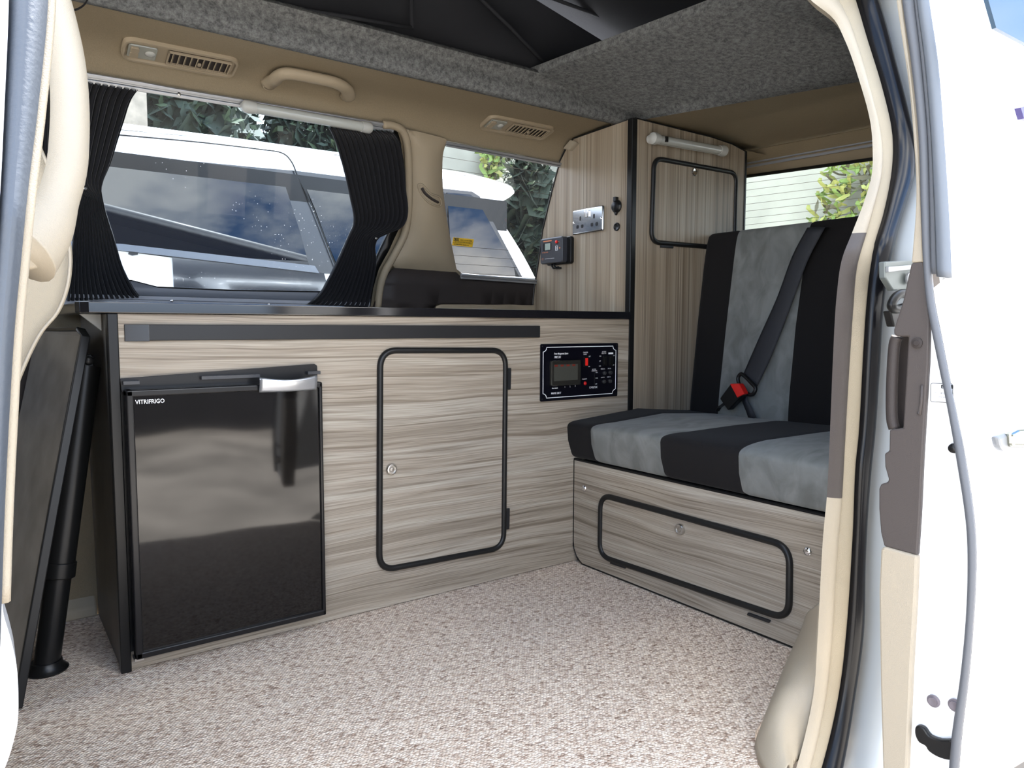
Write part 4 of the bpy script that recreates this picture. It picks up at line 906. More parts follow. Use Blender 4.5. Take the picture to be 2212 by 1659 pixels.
# ================================================================ folded table leaning at the left
def F0(u, v): return at(u, v, 2, 0.004)
tb = empty('folding_table', F0(45, 1540), 'folded wood-laminate table top with black edge leaning beside the kitchen unit', 'table')
e_top = at(190, 716, 1, 1.60); e_bot = F0(44, 1530)
inn = Vector((-.055, .30, 0))
edge = [e_bot, e_bot.lerp(e_top, .97), e_top + Vector((-.006, .01, 0))]
P = [e_bot + Vector((-.001, .006, .0)), e_top + Vector((-.001, .006, -.012)), e_top + Vector((-.004, .020, 0)) , e_top + inn + Vector((0, 0, -.005)), e_bot + inn + Vector((-.005, 0, .0))]
nrm_t = (e_top - e_bot).cross(inn).normalized(); nrm_t = nrm_t if nrm_t.x < 0 else -nrm_t
P = [p + nrm_t * .012 for p in P]; mb = MB(); mb.prism(P, -nrm_t * .014); mb.build('table_top', mat('table_laminate', (.16, .14, .115), .4, vary=.25, vscale=16), tb)
mb = MB(); c = nrm_t * .005; mb.ribbon([e_bot + c, e_bot.lerp(e_top, .5) + c, e_top + c + Vector((0, 0, -.010)), e_top + c + Vector((-.006, .012, .002)), e_top + c + inn * .5 + Vector((0, 0, 0)), e_top + c + inn], .016, .008, list([nrm_t] * 6)); mb.build('edge_strip', BLACK, tb, bevel=.002)
# support leg
lt, lb = at(187, 790, 1, 1.66), at(101, 1436, 2, 0.012)
tbl = empty('table_leg', lb, 'black telescopic table leg with round foot standing against the folded table', 'table leg')
dvec = lt - lb
mid = lb + dvec * .30
mb = MB(); mb.cyl(mid, lt, .0255, n=28); mb.build('upper_tube', BLACK, tbl, smooth=40)
mb = MB(); mb.cyl(lb, mid, .0225, n=28); mb.build('lower_tube', BLACK, tbl, smooth=40)
mb = MB(); mb.cyl(mid - dvec * .012, mid + dvec * .04, .0285, n=28); mb.build('collar', BLACK, tbl, smooth=40, bevel=.002)
kb = mid + dvec * .02 + Vector((-.03, -.006, 0)); mb = MB(); mb.lathe(kb, (-1, -.3, 0), [(0, .004), (.006, .005), (.008, .003)], n=10); mb.build('locking_knob', GRAPHITE, tbl, smooth=30)
mb = MB(); mb.lathe(Vector((lb.x, lb.y, .001)), (0, 0, 1), [(0, .036), (.003, .037), (.006, .034), (.012, .028), (.02, .0265)], n=30); mb.build('foot', BLACK, tbl, smooth=40)
mb = MB(); mb.prism([at(*p, 1, 1.65) for p in ((176, 768), (198, 764), (204, 772), (204, 798), (178, 800))], (0, .03, 0)); mb.build('hinge_bracket', BLACK, tbl, bevel=.003)
mb = MB(); mb.lathe(at(191, 779, 1, 1.648), (0, -1, 0), [(0, .009), (.004, .009), (.007, .005)], n=14); mb.build('pivot_bolt', GRAPHITE, tbl, smooth=True)
# lower side trims of the far wall in the left gap
mb = sheet([(-.6, sz(.47)), (.19, sz(.47)), (.19, sz(.62)), (-.6, sz(.62))], [], lambda x, s: wp(x, s, .02), .1); tag(mb.build('trim_9', BROWN, solid=.006), kind='structure')
mb = MB(); mb.prism([(-.6, 1.905, .0), (-.6, 1.87, 0), (-.6, 1.872, .022), (-.6, 1.905, .05)], (.79, 0, 0)); tag(mb.build('trim_10', CREAM, bevel=.004), kind='structure')

# ================================================================ front seat and near left pillar
fs_ = empty('front_seat', (-.12, 1.0, .3), 'cream front passenger seat back, its edge showing behind the left grab handle', 'seat')
sil = sp2([(60, 250), (84, 300), (110, 362), (126, 430), (150, 500), (158, 560), (151, 622), (130, 675), (97, 715), (72, 760), (48, 815), (22, 880), (-30, 960)], 4)
pts3 = [at(u, v, 1, .98) for u, v in sil]; 
mb = MB(); poly = pts3 + [Vector((-.30, .98, pts3[-1].z)), Vector((-.30, .98, pts3[0].z + .05)), Vector((-.08, .98, pts3[0].z + .04))]
mb.prism(poly, (0, .42, 0)); mb.build('seat_back', CREAM_F, fs_, bevel=.018, seg=4, smooth=50)
mb = MB(); mb.tube([at(u - 7, v, 1, .973) for u, v in sil[6:-6]], .0018, n=6); mb.build('piping', CREAM, fs_, smooth=True)
mb = MB(); mb.box(-.50, -.02, .98, 1.38, .0, .30); mb.build('seat_base', CREAM_F, fs_, bevel=.03)

def nearY(z): return .45 + .32 * max(0, z - .72)
def nr(u, v, off=0, base=0.0):
    y = .45 + base
    for _ in range(12): p = at(u, v, 1, y - off); y = lerp(y, nearY(p.z) + base, .7)
    return at(u, v, 1, y - off)
def ribn(mb, fL, fR, v0, v1, fn, nv=60, nu=8, bulge=.006, back=(.03, .012, 0)):
    vm = lambda j: lerp(v0, v1, j)
    bk_ = Vector(back)
    def g(i, j):
        k = i * (nu + 2) - 1
        if k < -.5: return fn(fL(vm(j)), vm(j)) + bk_
        if k > nu + .5: return fn(fR(vm(j)), vm(j)) + bk_
        t = max(0, min(1, k / nu)); return fn(lerp(fL(vm(j)), fR(vm(j)), t), vm(j)) + Vector((0, -bulge * math.sin(PI * t) ** .7, 0))
    mb.grid(g, nu + 2, nv); return mb
bR = curve_u([(104, -30), (104, 0), (81, 244), (61, 407), (45, 570), (33, 695), (21, 885), (9.5, 1125), (4, 1300), (0, 1420)])
bL = curve_u([(18, -30), (18, 0), (8, 244), (0, 407), (-12, 570), (-22, 695), (-30, 885), (-40, 1125), (-45, 1420)])
mb = MB(); ribn(mb, bL, bR, -60, 1420, lambda u, v: nr(u, v), bulge=.010, back=(-.02, .03, 0)); tag(mb.build('trim_11', mat('pillar_seal_blue_grey', (.055, .065, .08), .5, spec=.5, bump=.15, bscale=300), smooth=35), kind='structure')
mb = MB(); ribn(mb, lambda v: bL(v) - 120, lambda v: bL(v) + 1, -60, 1420, lambda u, v: nr(u, v, .006), back=(-.02, .03, 0)); tag(mb.build('wall_near_front_skin', PAINT, smooth=35), kind='structure')
mb = MB(); mb.tube([nr(bR(v) + 2, v, -.010) for v in range(-60, 1330, 40)], .0035, n=8); tag(mb.build('trim_12', CREAM, smooth=True), kind='structure')
# white painted sill lobe bottom left
mb = MB(); lob = sp2([(4, 1290), (8, 1330), (24, 1385), (36, 1440), (40, 1500), (39, 1560), (30, 1605), (18, 1645), (0, 1690)], 4); lp = [at(u, v, 1, .47) for u, v in lob]
mb.prism([Vector((lp[0].x - .25, .47, lp[0].z))] + lp + [Vector((lp[-1].x - .25, .47, lp[-1].z))], (0, .04, 0)); tag(mb.build('trim_13', PAINT, bevel=.006), kind='structure')
# cream loop grab handle on the pillar
lh = empty('grab_handle', at(120, 300, 1, .62), 'large cream loop grab handle on the near front door pillar, left edge', 'grab handle')
hp = sp2([(78, -70), (108, -20), (130, 60), (145, 140), (151, 220), (150, 300), (143, 370), (122, 440), (98, 492), (70, 524), (44, 545)], 4); k = len(hp)
rad = [lerp(.0125, .0135, i / k) if i < k * .68 else lerp(.0135, .026, (i - k * .68) / (k * .32)) for i in range(k)]
def hy(v): return .60 + .10 * (550 - v) / 550
mb = MB(); mb.tube([at(u, v, 1, hy(v)) for u, v in hp], rad, n=18, flat=1.15, up=(0, 1, 0)); mb.build('grip', CREAM, lh, smooth=True)
mb = MB(); pb = [at(*p, 1, .60) for p in sp2([(28, 500), (70, 500), (112, 512), (126, 530), (118, 555), (96, 575), (60, 582), (24, 584)], 3)]
mb.prism(pb, (0, .05, 0)); mb.build('lower_mount', CREAM, lh, bevel=.012, seg=4, smooth=50)
mb = MB(); pb = [at(*p, 1, .72) for p in ((20, -90), (92, -90), (100, -20), (98, 60), (70, 60), (30, 60))]; mb.prism(pb, (0, .03, 0)); mb.build('upper_mount', CREAM, lh, bevel=.008)

GZ_ = -.45
# ================================================================ near rear pillar (right of the photo)
A_ = curve_u([(1700, -60), (1751, 0), (1799, 39), (1825, 87), (1857, 177), (1880, 264), (1885, 322), (1883, 377), (1867, 434), (1841, 502), (1819, 559), (1808, 632), (1799, 782), (1795, 881), (1790, 1000), (1786, 1073), (1778, 1159), (1766, 1381), (1758, 1493), (1742, 1576), (1720, 1659), (1700, 1720)])
M_ = curve_u([(1770, -60), (1812, 0), (1849, 103), (1880, 225), (1899, 306), (1899, 370), (1886, 434), (1870, 499), (1849, 576), (1841, 666), (1833, 782), (1823, 947), (1816, 1079), (1804, 1222), (1794, 1389), (1778, 1516), (1746, 1659), (1728, 1720)])
S_ = curve_u([(1830, -60), (1851, 0), (1873, 77), (1909, 193), (1930, 290), (1930, 370), (1912, 467), (1886, 556), (1874, 649), (1867, 748), (1856, 947), (1850, 1000), (1844, 1159), (1832, 1342), (1814, 1497), (1776, 1659), (1755, 1720)])
T_ = curve_u([(1862, -60), (1881, 0), (1918, 129), (1947, 238), (1960, 306), (1959, 386), (1942, 450), (1912, 566), (1899, 666), (1891, 798), (1881, 947), (1875, 1000), (1863, 1199), (1857, 1357), (1842, 1477), (1808, 1659), (1790, 1720)])
def npil(u, v, off=0):
    y = .60
    for _ in range(14): p = at(u, v, 1, y - off); y = lerp(y, .60 + .30 * max(0, p.z - .78), .7)
    return at(u, v, 1, y - off)
mb = MB(); ribn(mb, A_, M_, -60, 504, lambda u, v: npil(u, v), bulge=.010); tag(mb.build('trim_14', CREAM, smooth=35), kind='structure')
mb = MB(); ribn(mb, A_, M_, 504, 1074, lambda u, v: npil(u, v), bulge=.010); tag(mb.build('trim_15', TAUPE, smooth=35), kind='structure')
mb = MB(); ribn(mb, A_, M_, 1074, 1720, lambda u, v: npil(u, v), bulge=.010); tag(mb.build('trim_16', CREAM, smooth=35), kind='structure')
mb = MB(); ribn(mb, lambda v: M_(v) - .5, S_, -60, 1720, lambda u, v: npil(u, v, .004), bulge=.006); tag(mb.build('trim_17', CREAM_F, smooth=35), kind='structure')
mb = MB(); vs_ = list(range(-60, 1721, 20)); pc_ = [npil((S_(v) + T_(v)) / 2, v, .012) for v in vs_]
rd = [(npil(T_(v), v, .012) - npil(S_(v), v, .012)).length * .40 for v in vs_]
mb.tube(pc_, rd, n=16, up=(0, 1, 0)); tag(mb.build('door_seal', SEAL, smooth=True), 'thick black rubber door seal curving down the near rear door opening', 'door seal')
# white body jamb behind the seal, recess shade mixed into its colour
J_ = lambda v: T_(v) + 130
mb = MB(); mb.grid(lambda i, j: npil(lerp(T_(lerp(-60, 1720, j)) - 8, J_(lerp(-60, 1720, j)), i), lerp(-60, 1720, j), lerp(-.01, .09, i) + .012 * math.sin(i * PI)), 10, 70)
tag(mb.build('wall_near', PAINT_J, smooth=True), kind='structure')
# inner wall of near side behind the pillar, closes the cabin
mb = MB(); mb.box(1.22, 2.36, .63, .67, 0, .80); mb.box(1.42, 2.36, .65, .70, .80, 1.28); mb.box(-1.0, 2.4, .70, .82, 1.285, 1.34); tag(mb.build('wall_near_inner', BEIGE_P), kind='structure')
mb = MB(); mb.box(1.32, 2.46, .565, .60, GZ_ + .2, .80); mb.prism([(1.32, .565, .80), (1.32, .60, .80), (1.32, .66, 1.34), (1.32, .625, 1.34)], (1.14, 0, 0)); mb.box(-1.0, 2.46, .68, .735, 1.275, 1.36); tag(mb.build('wall_near_outer', PAINT), kind='structure')
# step-well trim curving from the carpet up to the pillar
fl = [F0(*p) for p in sp2([(1752, 1376), (1735, 1397), (1704, 1446), (1668, 1520), (1642, 1580), (1633, 1612), (1640, 1640), (1660, 1672), (1690, 1700)], 4)]
tv = [lerp(1300, 1700, i / (len(fl) - 1)) for i in range(len(fl))]; tp = [npil(A_(v) + 6, v, -.004) for v in tv]
def well(i, j):
    a = i * (len(fl) - 1); k0 = min(len(fl) - 2, int(a)); t = a - k0; p = fl[k0].lerp(fl[k0 + 1], t); q_ = tp[k0].lerp(tp[k0 + 1], t)
    r = p.lerp(q_, j); r.z += .035 * math.sin(PI * j) * min(1, i * 2); r.z = max(r.z, .002); r.y += .02 * math.sin(PI * j) * (1 - i); return r
mb = MB(); mb.grid(well, 60, 16); tag(mb.build('trim_18', CREAM, smooth=True, solid=.004), kind='structure')
# striker plate and rubber buffers on the jamb
stp = empty('striker_plate', npil(1945, 600, .05), 'pale metal striker plate set in the white door jamb', 'striker plate')
mb = MB(); mb.prism([npil(*p, .062) for p in ((1912, 565), (1975, 562), (1975, 625), (1930, 628), (1913, 600))], (0, .01, 0)); mb.build('plate', mat('striker_grey', (.16, .18, .175), .4, metal=.3), stp, bevel=.002)
mb = MB(); mb.prism([npil(*p, .068) for p in ((1921, 576), (1975, 572), (1975, 582), (1921, 588))], (0, .006, 0)); mb.build('striker_bar', ALU, stp, bevel=.001)
mb = MB(); q = npil(1962, 602, .066); mb.lathe(q, (0, -1, 0), [(0, .009), (.003, .009), (.003, .006), (.005, .005), (.005, .0005)], n=18); mb.build('bolt', ALU, stp, smooth=30)
lt_ = empty('door_latch', npil(1940, 660, .05), 'black door latch mechanism below the striker plate', 'latch')
mb = MB(); mb.tube([npil(*p, .072) for p in sp2([(1958, 634), (1942, 636), (1930, 648), (1926, 662), (1936, 668), (1950, 664)], 4)], .0065, n=10); mb.build('hook', BLACK, lt_, smooth=True)
mb = MB(); mb.prism([npil(*p, .070) for p in ((1924, 672), (1950, 668), (1950, 706), (1932, 706))], (0, .012, 0)); mb.build('block', BLACK, lt_, bevel=.002)

# ================================================================ sliding door (open, slid back outside the body)
XD = .87
def dx_(u, v, off=0): return at(u, v, 0, XD - off)
sd_ = empty('sliding_door', dx_(2000, 1200), 'open white sliding door with cream and dark inner trim, right edge of the photo', 'door')
def dpoly(mb, L_, R_, thick, off=0): mb.prism([dx_(u, v, off) for u, v in L_ + R_[::-1]], (thick, 0, 0)); return mb
mb = MB(); dpoly(mb, sp2([(1932, -40), (1935, 0), (1948, 90), (1963, 193), (1976, 354), (1977, 450), (1968, 568)], 4), sp2([(1944, -40), (1947, 0), (1967, 161), (1980, 290), (1987, 418), (1990, 500), (1992, 566)], 4), .04); mb.build('upper_trim', CREAM, sd_, bevel=.002)
Ld = [(1968, 568), (1950, 650), (1930, 712), (1930, 722), (1938, 727), (1962, 727), (1961, 740), (1950, 925), (1921, 928), (1920, 974), (1910, 980), (1911, 1008), (1919, 1036), (1916, 1042), (1902, 1046), (1898, 1056), (1898, 1099), (1902, 1150), (1909, 1180)]
Rd = [(1992, 566), (2007, 695), (2005, 782), (1995, 947), (1992, 1000), (1987, 1111), (1981, 1200)]
mb = MB(); dpoly(mb, Ld, Rd, .04); mb.build('dark_trim', TAUPE, sd_, bevel=.002)
mb = MB(); dpoly(mb, [(1909, 1181), (1902, 1186), (1898, 1278), (1901, 1477), (1906, 1659), (1908, 1720)], [(1981, 1201), (1977, 1298), (1969, 1437), (1959, 1659), (1956, 1720)], .04, .002); mb.build('lower_trim', CREAM, sd_, bevel=.004)
mb = MB(); hpth = [dx_(u, v, -.008) for u, v in sp2([(1938, 727), (1932, 745), (1928, 800), (1926, 860), (1927, 905), (1932, 926)], 4)]; mb.tube(hpth, .0065, n=14); mb.build('pull_handle', BROWN, sd_, smooth=True)
mb = MB(); mb.prism([dx_(u, v, -.026) for u, v in ((1938, 727), (1964, 727), (1952, 926), (1930, 926))], (.012, 0, 0)); mb.build('handle_recess', BROWN, sd_)
mb = MB(); mb.lathe(dx_(1981, 741, .001), (-1, 0, 0), [(0, .0062), (.001, .0062), (.0015, .0035), (.0025, .003), (.0025, .0004)], n=18); mb.build('screw', BROWN, sd_, smooth=30)
mb = MB(); mb.tube([dx_(u, v, .0005) for u, v in ((1992, 832), (1990, 870), (1987, 895), (1983, 892))], .0018, n=8); mb.build('trim_groove', TAUPE, sd_, smooth=True)
# painted edge
sL = curve_u([(1945, -60), (1949, 0), (1967, 129), (1983, 290), (1988, 450), (1993, 566), (2000, 649), (2008, 695), (2025, 782), (2042, 864), (2066, 1000), (2086, 1139), (2089, 1238), (2084, 1358), (2072, 1477), (2056, 1588), (2050, 1659), (2047, 1720)])
sR = curve_u([(1971, -60), (1975, 0), (1990, 129), (2004, 290), (2009, 450), (2013, 596), (2020, 656), (2032, 715), (2045, 782), (2068, 898), (2088, 1000), (2108, 1151), (2109, 1238), (2096, 1437), (2078, 1588), (2072, 1659), (2068, 1720)])
tR = curve_u([(1945, -60), (1955, 0), (1975, 161), (1985, 290), (1990, 418), (1993, 566), (2007, 695), (2005, 782), (1995, 947), (1992, 1000), (1987, 1111), (1981, 1200), (1977, 1298), (1969, 1437), (1959, 1659), (1956, 1720)])
vv = list(range(-60, 1721, 15))
mb = MB(); mb.grid(lambda i, j: dx_(lerp(tR(lerp(-60, 1720, j)) - 8, max(sR(lerp(-60, 1720, j)), tR(lerp(-60, 1720, j))) + 2, i), lerp(-60, 1720, j), -.006), 6, 90); mb.build('door_edge', PAINT, sd_, smooth=True)
mb = MB(); pth = [dx_((sL(v) + sR(v)) / 2, v, .002) for v in vv]; mb.tube(pth, [(dx_(sR(v), v) - dx_(sL(v), v)).length * .42 for v in vv], n=14, up=(1, 0, 0)); mb.build('edge_seal', SEAL_G, sd_, smooth=True)
# window channel (two grey strips, ends at v ~ 600)
cR = curve_u([(1996, -60), (2002, 0), (2021, 129), (2034, 290), (2047, 483), (2052, 597)])
mb = MB(); mb.grid(lambda i, j: dx_(lerp(sR(lerp(-60, 596, j)) + 1, lerp(sR(lerp(-60, 596, j)), cR(lerp(-60, 596, j)), .35), i), lerp(-60, 592, j), .0), 3, 40); mb.build('channel_lip', SEAL_G, sd_, smooth=True, solid=.004)
mb = MB(); mb.grid(lambda i, j: dx_(lerp(lerp(sR(lerp(-60, 597, j)), cR(lerp(-60, 597, j)), .40), cR(lerp(-60, 597, j)), i), lerp(-60, 597, j) + 4 * i, .004 + .004 * math.sin(i * PI)), 6, 40); mb.build('window_channel', mat('grey_channel', (.13, .145, .165), .55, spec=.4), sd_, smooth=True, solid=.006)
# outer skin
def skin(i, j):
    v = lerp(-60, 1720, j); p = dx_(max(sR(v), cR(v) if v < 597 else 0) + 1, v, -.004)
    return Vector((p.x + i * 1.15, p.y - .02 * math.sin(min(1, i * 6) * PI / 2), p.z))
mb = MB(); mb.grid(skin, 24, 60); mb.build('outer_skin', PAINT, sd_, smooth=True)
mb = MB(); wpz = [at(*p, 1, .345) for p in ((2128, -40), (2135, 0), (2152, 58), (2212, 92))]; yy = .322
wq = [at(2128, -60, 1, yy), at(2135, 0, 1, yy), at(2152, 60, 1, yy), at(2230, 102, 1, yy), at(2230, -60, 1, yy)]
mb.prism(wq, (0, .004, 0)); mb.build('side_glass', mat('pale_reflecting_glass', (.05, .085, .13), .15, spec=.3), sd_)
# outer door handle
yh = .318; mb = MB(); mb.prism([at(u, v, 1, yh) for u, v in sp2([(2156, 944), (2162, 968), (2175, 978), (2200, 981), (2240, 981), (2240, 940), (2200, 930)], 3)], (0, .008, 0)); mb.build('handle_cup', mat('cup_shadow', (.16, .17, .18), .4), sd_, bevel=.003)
mb = MB(); mb.prism([at(u, v, 1, yh - .006) for u, v in ((2188, 936), (2204, 928), (2240, 924), (2240, 966), (2190, 966))], (0, .01, 0)); mb.build('outer_handle', mat('door_handle_chrome', (.30, .31, .27), .2, metal=1), sd_, bevel=.004, seg=3)
# small purple-blue sliver at the right frame edge
mb = MB(); mb.prism([at(u, v, 1, .316) for u, v in ((2205, 232), (2240, 222), (2240, 262), (2212, 256))], (0, .006, 0)); mb.build('purple_blue_sliver', mat('dark_purple_blue', (.06, .05, .16), .4), sd_)
# child lock label
fr = Frame(dx_(2007, 868, .0), dx_(2045, 870) - dx_(2007, 868), dx_(2008, 828) - dx_(2007, 868)); fr.n = Vector((-1, 0, 0)); w_, h_ = (dx_(2045, 870) - dx_(2007, 868)).length * 1.25, (dx_(2008, 828) - dx_(2007, 868)).length
mb = MB(); fr.rbox(mb, w_ / 2, h_ / 2, w_, h_, .002, -.004, -.0035); mb.build('label_backing', INK, sd_)
mb = MB(); mb.tube([fr.p(w_ / 2 + a, h_ / 2 + b, -.0034) for a, b in rrect(w_, h_, .002)], .00035, n=5, closed=True); fr.rbox(mb, w_ * .75, h_ * .84, w_ * .55, h_ * .2, .001, -.0034, -.0031)
text(mb, fr, 'ON', w_ * .14, h_ * .48, .0022, -.003); text(mb, fr, 'When locked', w_ * .38, h_ * .25, .0020, -.003, sx=.8); text(mb, fr, 'open', w_ * .38, h_ * .08, .0018, -.003, sx=.8); text(mb, fr, '二重ロック', w_ * .38, h_ * .44, .0022, -.003, sx=.8)
mb.build('label_print', INK_K, sd_)
mb = MB(); text(mb, fr, 'CHILD', w_ * .52, h_ * .77, .0032, -.0028, sx=.8); mb.build('label_title', INK, sd_)
for u, v in ((2017, 1514), (2063, 1523)):
    q = dx_(u, v, -.004); mb = MB(); mb.lathe(q, (-1, 0, 0), [(0, .0072), (.0015, .0072), (.0018, .0052), (.0035, .0048), (.003, .0004)], n=20); mb.build('bolt', mat('bolt_grey', (.18, .16, .18), .4, metal=.5), sd_, smooth=30)
mb = MB(); mb.prism([dx_(u, v, .002) for u, v in sp2([(1976, 1572), (1984, 1568), (1996, 1574), (2008, 1590), (2030, 1598), (2058, 1602), (2056, 1640), (2030, 1638), (2006, 1624), (1998, 1612), (1984, 1604), (1976, 1588)], 3, True)], (.008, 0, 0)); mb.build('guide_cavity', BLACK, sd_, bevel=.002)
mb = MB(); q = dx_(2062, 968, -.002); mb.lathe(q, (-1, 0, 0), [(0, .006), (.005, .005), (.006, .001)], n=14); mb.build('rubber_buffer', BLACK, sd_, smooth=True)

# ================================================================ outside
GZ = -.45
mb = MB(); mb.add([(-14, -14, GZ), (14, -14, GZ), (14, 14, GZ), (-14, 14, GZ)], [(0, 1, 2, 3)])
tag(mb.build('ground', mat('gravel_ground', (.40, .36, .31), .95, vary=.45, vscale=1.6, bump=.6, bscale=30)), kind='structure')
# parked white car beyond the far windows
CLEAN = .15
def cp(u, v, off=0): return atp(u, v, (0, 3.0 - off, .75), (0, 1, -CLEAN))
def fp_(x, z, off=0): return Vector((x, 3.0 - off + CLEAN * (z - .75), z))
car = empty('parked_car', (0.8, 3.4, GZ), 'white estate car parked alongside, seen through the far windows', 'car')
# body side: big polygon with rear contour
rear = sp2([(1108, 405), (1112, 418), (1085, 436), (1062, 442), (1100, 500), (1132, 552), (1160, 605)], 3)
roofl = sp2([(720, 333), (860, 352), (965, 372), (1040, 383), (1090, 395), (1108, 405)], 3)
side = [fp_(-2.2, 1.44)] + [cp(245, 278), cp(480, 300)] + [cp(*p) for p in roofl] + [cp(*p) for p in rear[1:]] + [fp_(2.45, .2), fp_(2.3, GZ + .2), fp_(-2.2, GZ + .2)]
mb = MB(); mb.prism(side, (0, .02, 0)); mb.build('body_side', PAINT, car, bevel=.01)
top_pts = [fp_(-2.2, 1.44), cp(245, 278), cp(480, 300)] + [cp(*p) for p in roofl]
mb = MB(); n_ = len(top_pts); mb.grid(lambda i, j: top_pts[min(n_ - 1, round(i * (n_ - 1)))] + Vector((0, 1.45 * j, .09 * math.sin(PI * min(1, j)) + .02 * min(1, j * 8))), n_ - 1, 16); mb.build('roof', PAINT, car, smooth=True)
mb = MB(); mb.box(-2.1, 2.2, 3.06, 4.5, GZ + .2, 1.30); mb.build('body_core', BLACK, car)
for xw in (-1.3, 1.55):
    mb = MB(); mb.lathe((xw, 2.94, GZ + .31), (0, 1, 0), [(0, .2), (.01, .30), (.2, .31), (.21, .2)], n=30); mb.build('wheel', RUBBER, car, smooth=30)
# glass
gl1 = sp2([(200, 338), (350, 348), (560, 366), (612, 374), (628, 400), (650, 460), (668, 520), (680, 560), (690, 585)], 3)
def cpoly(name, px, m, off, thick=.008, bev=0):
    mb = MB(); mb.prism([cp(u, v, off) for u, v in px], (0, thick, 0)); return mb.build(name, m, car, bevel=bev)
# dark band (frames) behind the panes
cpoly('window_surround', [(150, 332), (350, 342), (560, 362), (640, 369), (760, 384), (905, 402), (1020, 414), (1036, 424), (1128, 598), (1132, 606), (980, 606), (690, 590), (400, 560), (150, 528)], mat('window_surround_black', (.02, .021, .024), .25, spec=.6), .006)
cpoly('side_window', [(150, 338), (340, 350), (560, 369), (600, 375), (612, 388), (648, 500), (668, 575), (400, 545), (150, 520)], DARKG, .014)
cpoly('side_window', [(650, 379), (760, 392), (905, 409), (960, 415), (975, 604), (800, 600), (738, 596), (706, 520), (680, 450)], DARKG, .014)
cpoly('side_window', [(966, 416), (1016, 420), (1030, 430), (1122, 598), (978, 602)], DARKG, .014)
mb = MB(); mb.tube([cp(*p, .018) for p in sp2([(240, 290), (420, 306), (560, 322), (608, 330), (630, 350), (645, 385), (672, 440), (700, 510), (735, 600)], 5)], .003, n=6); mb.build('door_seam', BLACK, car, smooth=True)
mb = MB(); mb.tube([cp(*p, .03) for p in ((130, 255), (250, 268), (480, 298), (720, 333))], .006, n=6); mb.build('roof_rail', PAINT, car, smooth=True)
cpoly('belt_moulding', [(150, 520), (265, 527), (680, 574), (690, 590), (262, 541), (150, 532)], mat('belt_moulding_grey', (.10, .11, .13), .3, spec=.7), .020)
cpoly('door_handle', [(278, 545), (286, 542), (298, 545), (298, 550), (286, 552), (278, 549)], GRAPHITE, .018, .012)
cpoly('lower_panel', [(372, 553), (700, 590), (730, 700), (380, 700)], mat('dark_lower_panel', (.02, .022, .028), .1, spec=.8, coat=.6), .012)
# concrete wall, rear and far
CON = mat('pale_concrete', (.30, .31, .265), .9, vary=.16, vscale=2.2, bump=.3, bscale=30)
mb = MB(); mb.box(5.0, 5.2, -.5, 7.0, GZ, 3.6); tag(mb.build('concrete_wall', CON), 'pale concrete yard wall seen through the rear window, behind the van', 'wall')
mb = MB(); mb.box(3.7, 5.0, 6.8, 7.0, GZ, 4.2); tag(mb.build('concrete_wall', CON), 'pale concrete yard wall seen high through the quarter window, beyond the car', 'wall')
NETM = [mat('net_yellow_green', (.27, .29, .085), .8), mat('net_green', (.16, .24, .06), .8), mat('net_brown', (.09, .085, .05), .8)]
def net(label, fn, pts, nleaf, size):
    """pts: pixel polygon; leaves are curled scraps knotted on cords"""
    mb = MB(); us = [p[0] for p in pts]; vs = [p[1] for p in pts]; made = 0
    while made < nleaf:
        u, v = random.uniform(min(us), max(us)), random.uniform(min(vs), max(vs))
        if not inside((u, v), pts): continue
        made += 1; c = fn(u, v, random.uniform(.02, .14)); a = random.uniform(0, 2 * PI); ln = size * random.uniform(.7, 1.6); w = size * random.uniform(.22, .5)
        r = fn(u + 5, v, .0) - fn(u, v, .0); r.normalize(); up = Vector((0, 0, 1)); nn = r.cross(up)
        d = r * math.cos(a) + up * math.sin(a); e = (-r * math.sin(a) + up * math.cos(a)); m = random.choice([0, 0, 1, 1, 2])
        q = []
        for t in range(5):
            tt = t / 4 - .5; cen = c + d * ln * tt + nn * .03 * math.sin(tt * 5) + e * w * .6 * math.sin(tt * 4); ww = w * (1 - abs(tt) * 1.5) + .004
            q += [cen - e * ww / 2, cen + e * ww / 2 + nn * .02]
        mb.add(q, [(2 * k, 2 * k + 1, 2 * k + 3, 2 * k + 2) for k in range(4)], m)
    for _ in range(nleaf // 7):
        u, v = random.uniform(min(us), max(us)), random.uniform(min(vs), max(vs)); u2, v2 = u + random.uniform(-40, 40), v + random.uniform(-50, 50)
        if inside((u, v), pts) and inside((u2, v2), pts): mb.tube([fn(u, v, .05), fn((u + u2) / 2, (v + v2) / 2 + 3, .05), fn(u2, v2, .05)], .007, n=5, m=2)
    return tag(mb.build('camouflage_net', NETM), label, 'camouflage net')
net('camouflage netting draped on the concrete wall behind the rear window', lambda u, v, o: at(u, v, 0, 4.96 - o), [(1788, 330), (1960, 300), (1990, 620), (1700, 620), (1745, 490), (1772, 420), (1782, 360)], 330, .085)
net('camouflage netting hanging beyond the parked car, seen through the quarter window', lambda u, v, o: at(u, v, 1, 6.76 - o), [(1040, 300), (1132, 310), (1140, 400), (1130, 470), (1100, 520), (1075, 440), (1040, 390)], 260, .13)
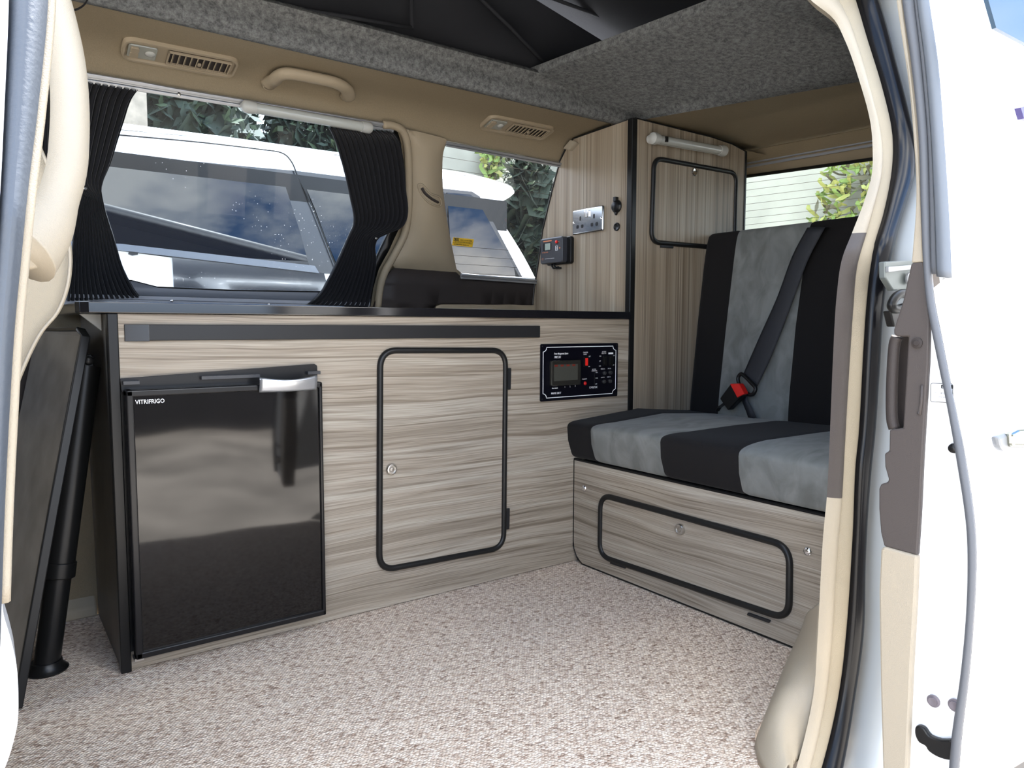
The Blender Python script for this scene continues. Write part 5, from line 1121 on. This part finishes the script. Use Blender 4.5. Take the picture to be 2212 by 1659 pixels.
# bushes / trees
LEAF = [mat('dark_foliage', (.012, .024, .012), .8), mat('mid_foliage', (.03, .05, .018), .8)]
def tree(name, label, c, r, nl, trunk=True, flat=1.0, ls=.16):
    o = empty(name, (c[0], c[1], GZ), label, 'tree' if name == 'tree' else 'shrub'); mb = MB()
    for _ in range(nl):
        d = Vector((random.gauss(0, 1), random.gauss(0, 1), random.gauss(0, 1))).normalized() * (random.random() ** .4)
        p = Vector(c) + Vector((d.x * r[0], d.y * r[1], d.z * r[2])); a = Vector((random.gauss(0, 1), random.gauss(0, 1), random.gauss(0, 1))).normalized(); b = a.orthogonal().normalized()
        s = ls * random.uniform(.6, 1.4); mb.add([p - a * s, p + b * s * .5, p + a * s, p - b * s * .5], [(0, 1, 2, 3)], random.choice([0, 0, 1]))
    for _ in range(nl // 6):
        d = Vector((random.gauss(0, 1), random.gauss(0, 1), random.gauss(0, 1))).normalized() * (random.random() ** .4) * .85
        p = Vector(c) + Vector((d.x * r[0], d.y * r[1], d.z * r[2])); a = Vector((random.gauss(0, 1), random.gauss(0, 1), random.gauss(0, 1))).normalized(); b = a.orthogonal().normalized()
        s = ls * 3; mb.add([p - a * s, p + b * s, p + a * s, p - b * s], [(0, 1, 2, 3)], 0)
    mb.build('foliage', LEAF, o)
    mb = MB(); mb.tube([(c[0], c[1], GZ), (c[0] + .05, c[1], c[2])], [.12, .05], n=8); mb.build('trunk', mat('bark', (.06, .045, .03), .9), o)
    return o
tree('tree', 'dark leafy tree beyond the parked car roof, next to the brown shed', (2.50, 11.6, 3.3), (1.12, 1.0, 1.9), 5200, ls=.11)
tree('tree', 'dark leafy tree beyond the parked car roof, nearest the right black curtain', (4.78, 11.6, 3.3), (1.12, 1.0, 1.9), 5200, ls=.11)
tree('shrub', 'dark ivy shrub growing against the concrete wall beyond the quarter window', (4.5, 5.9, 1.3), (.34, .36, 1.3), 2600, ls=.06)
# timber clad shed seen above the car on the left
mb = MB(); mb.box(-1.5, 1.42, 8.0, 10.5, GZ, 3.3)
tag(mb.build('shed', mat('weathered_timber', (.30, .25, .19), .9, vary=.25, vscale=9)), 'weathered brown shed beyond the parked car, seen upper left through glass', 'shed')
# unseen low dark slab added behind the camera to darken the fridge reflection
mb = MB(); mb.box(-6, 7, -5.2, -5.0, GZ, .75); tag(mb.build('reflection_slab', mat('dark_reflection_slab', (.035, .035, .04), .8, vary=.4, vscale=1.2)), 'low dark slab added behind the camera to darken the fridge door reflection', 'wall')
for o in list(scene.objects):
    for k_ in ('label', 'category', 'group'):
        if k_ in o and not o[k_]: del o[k_]
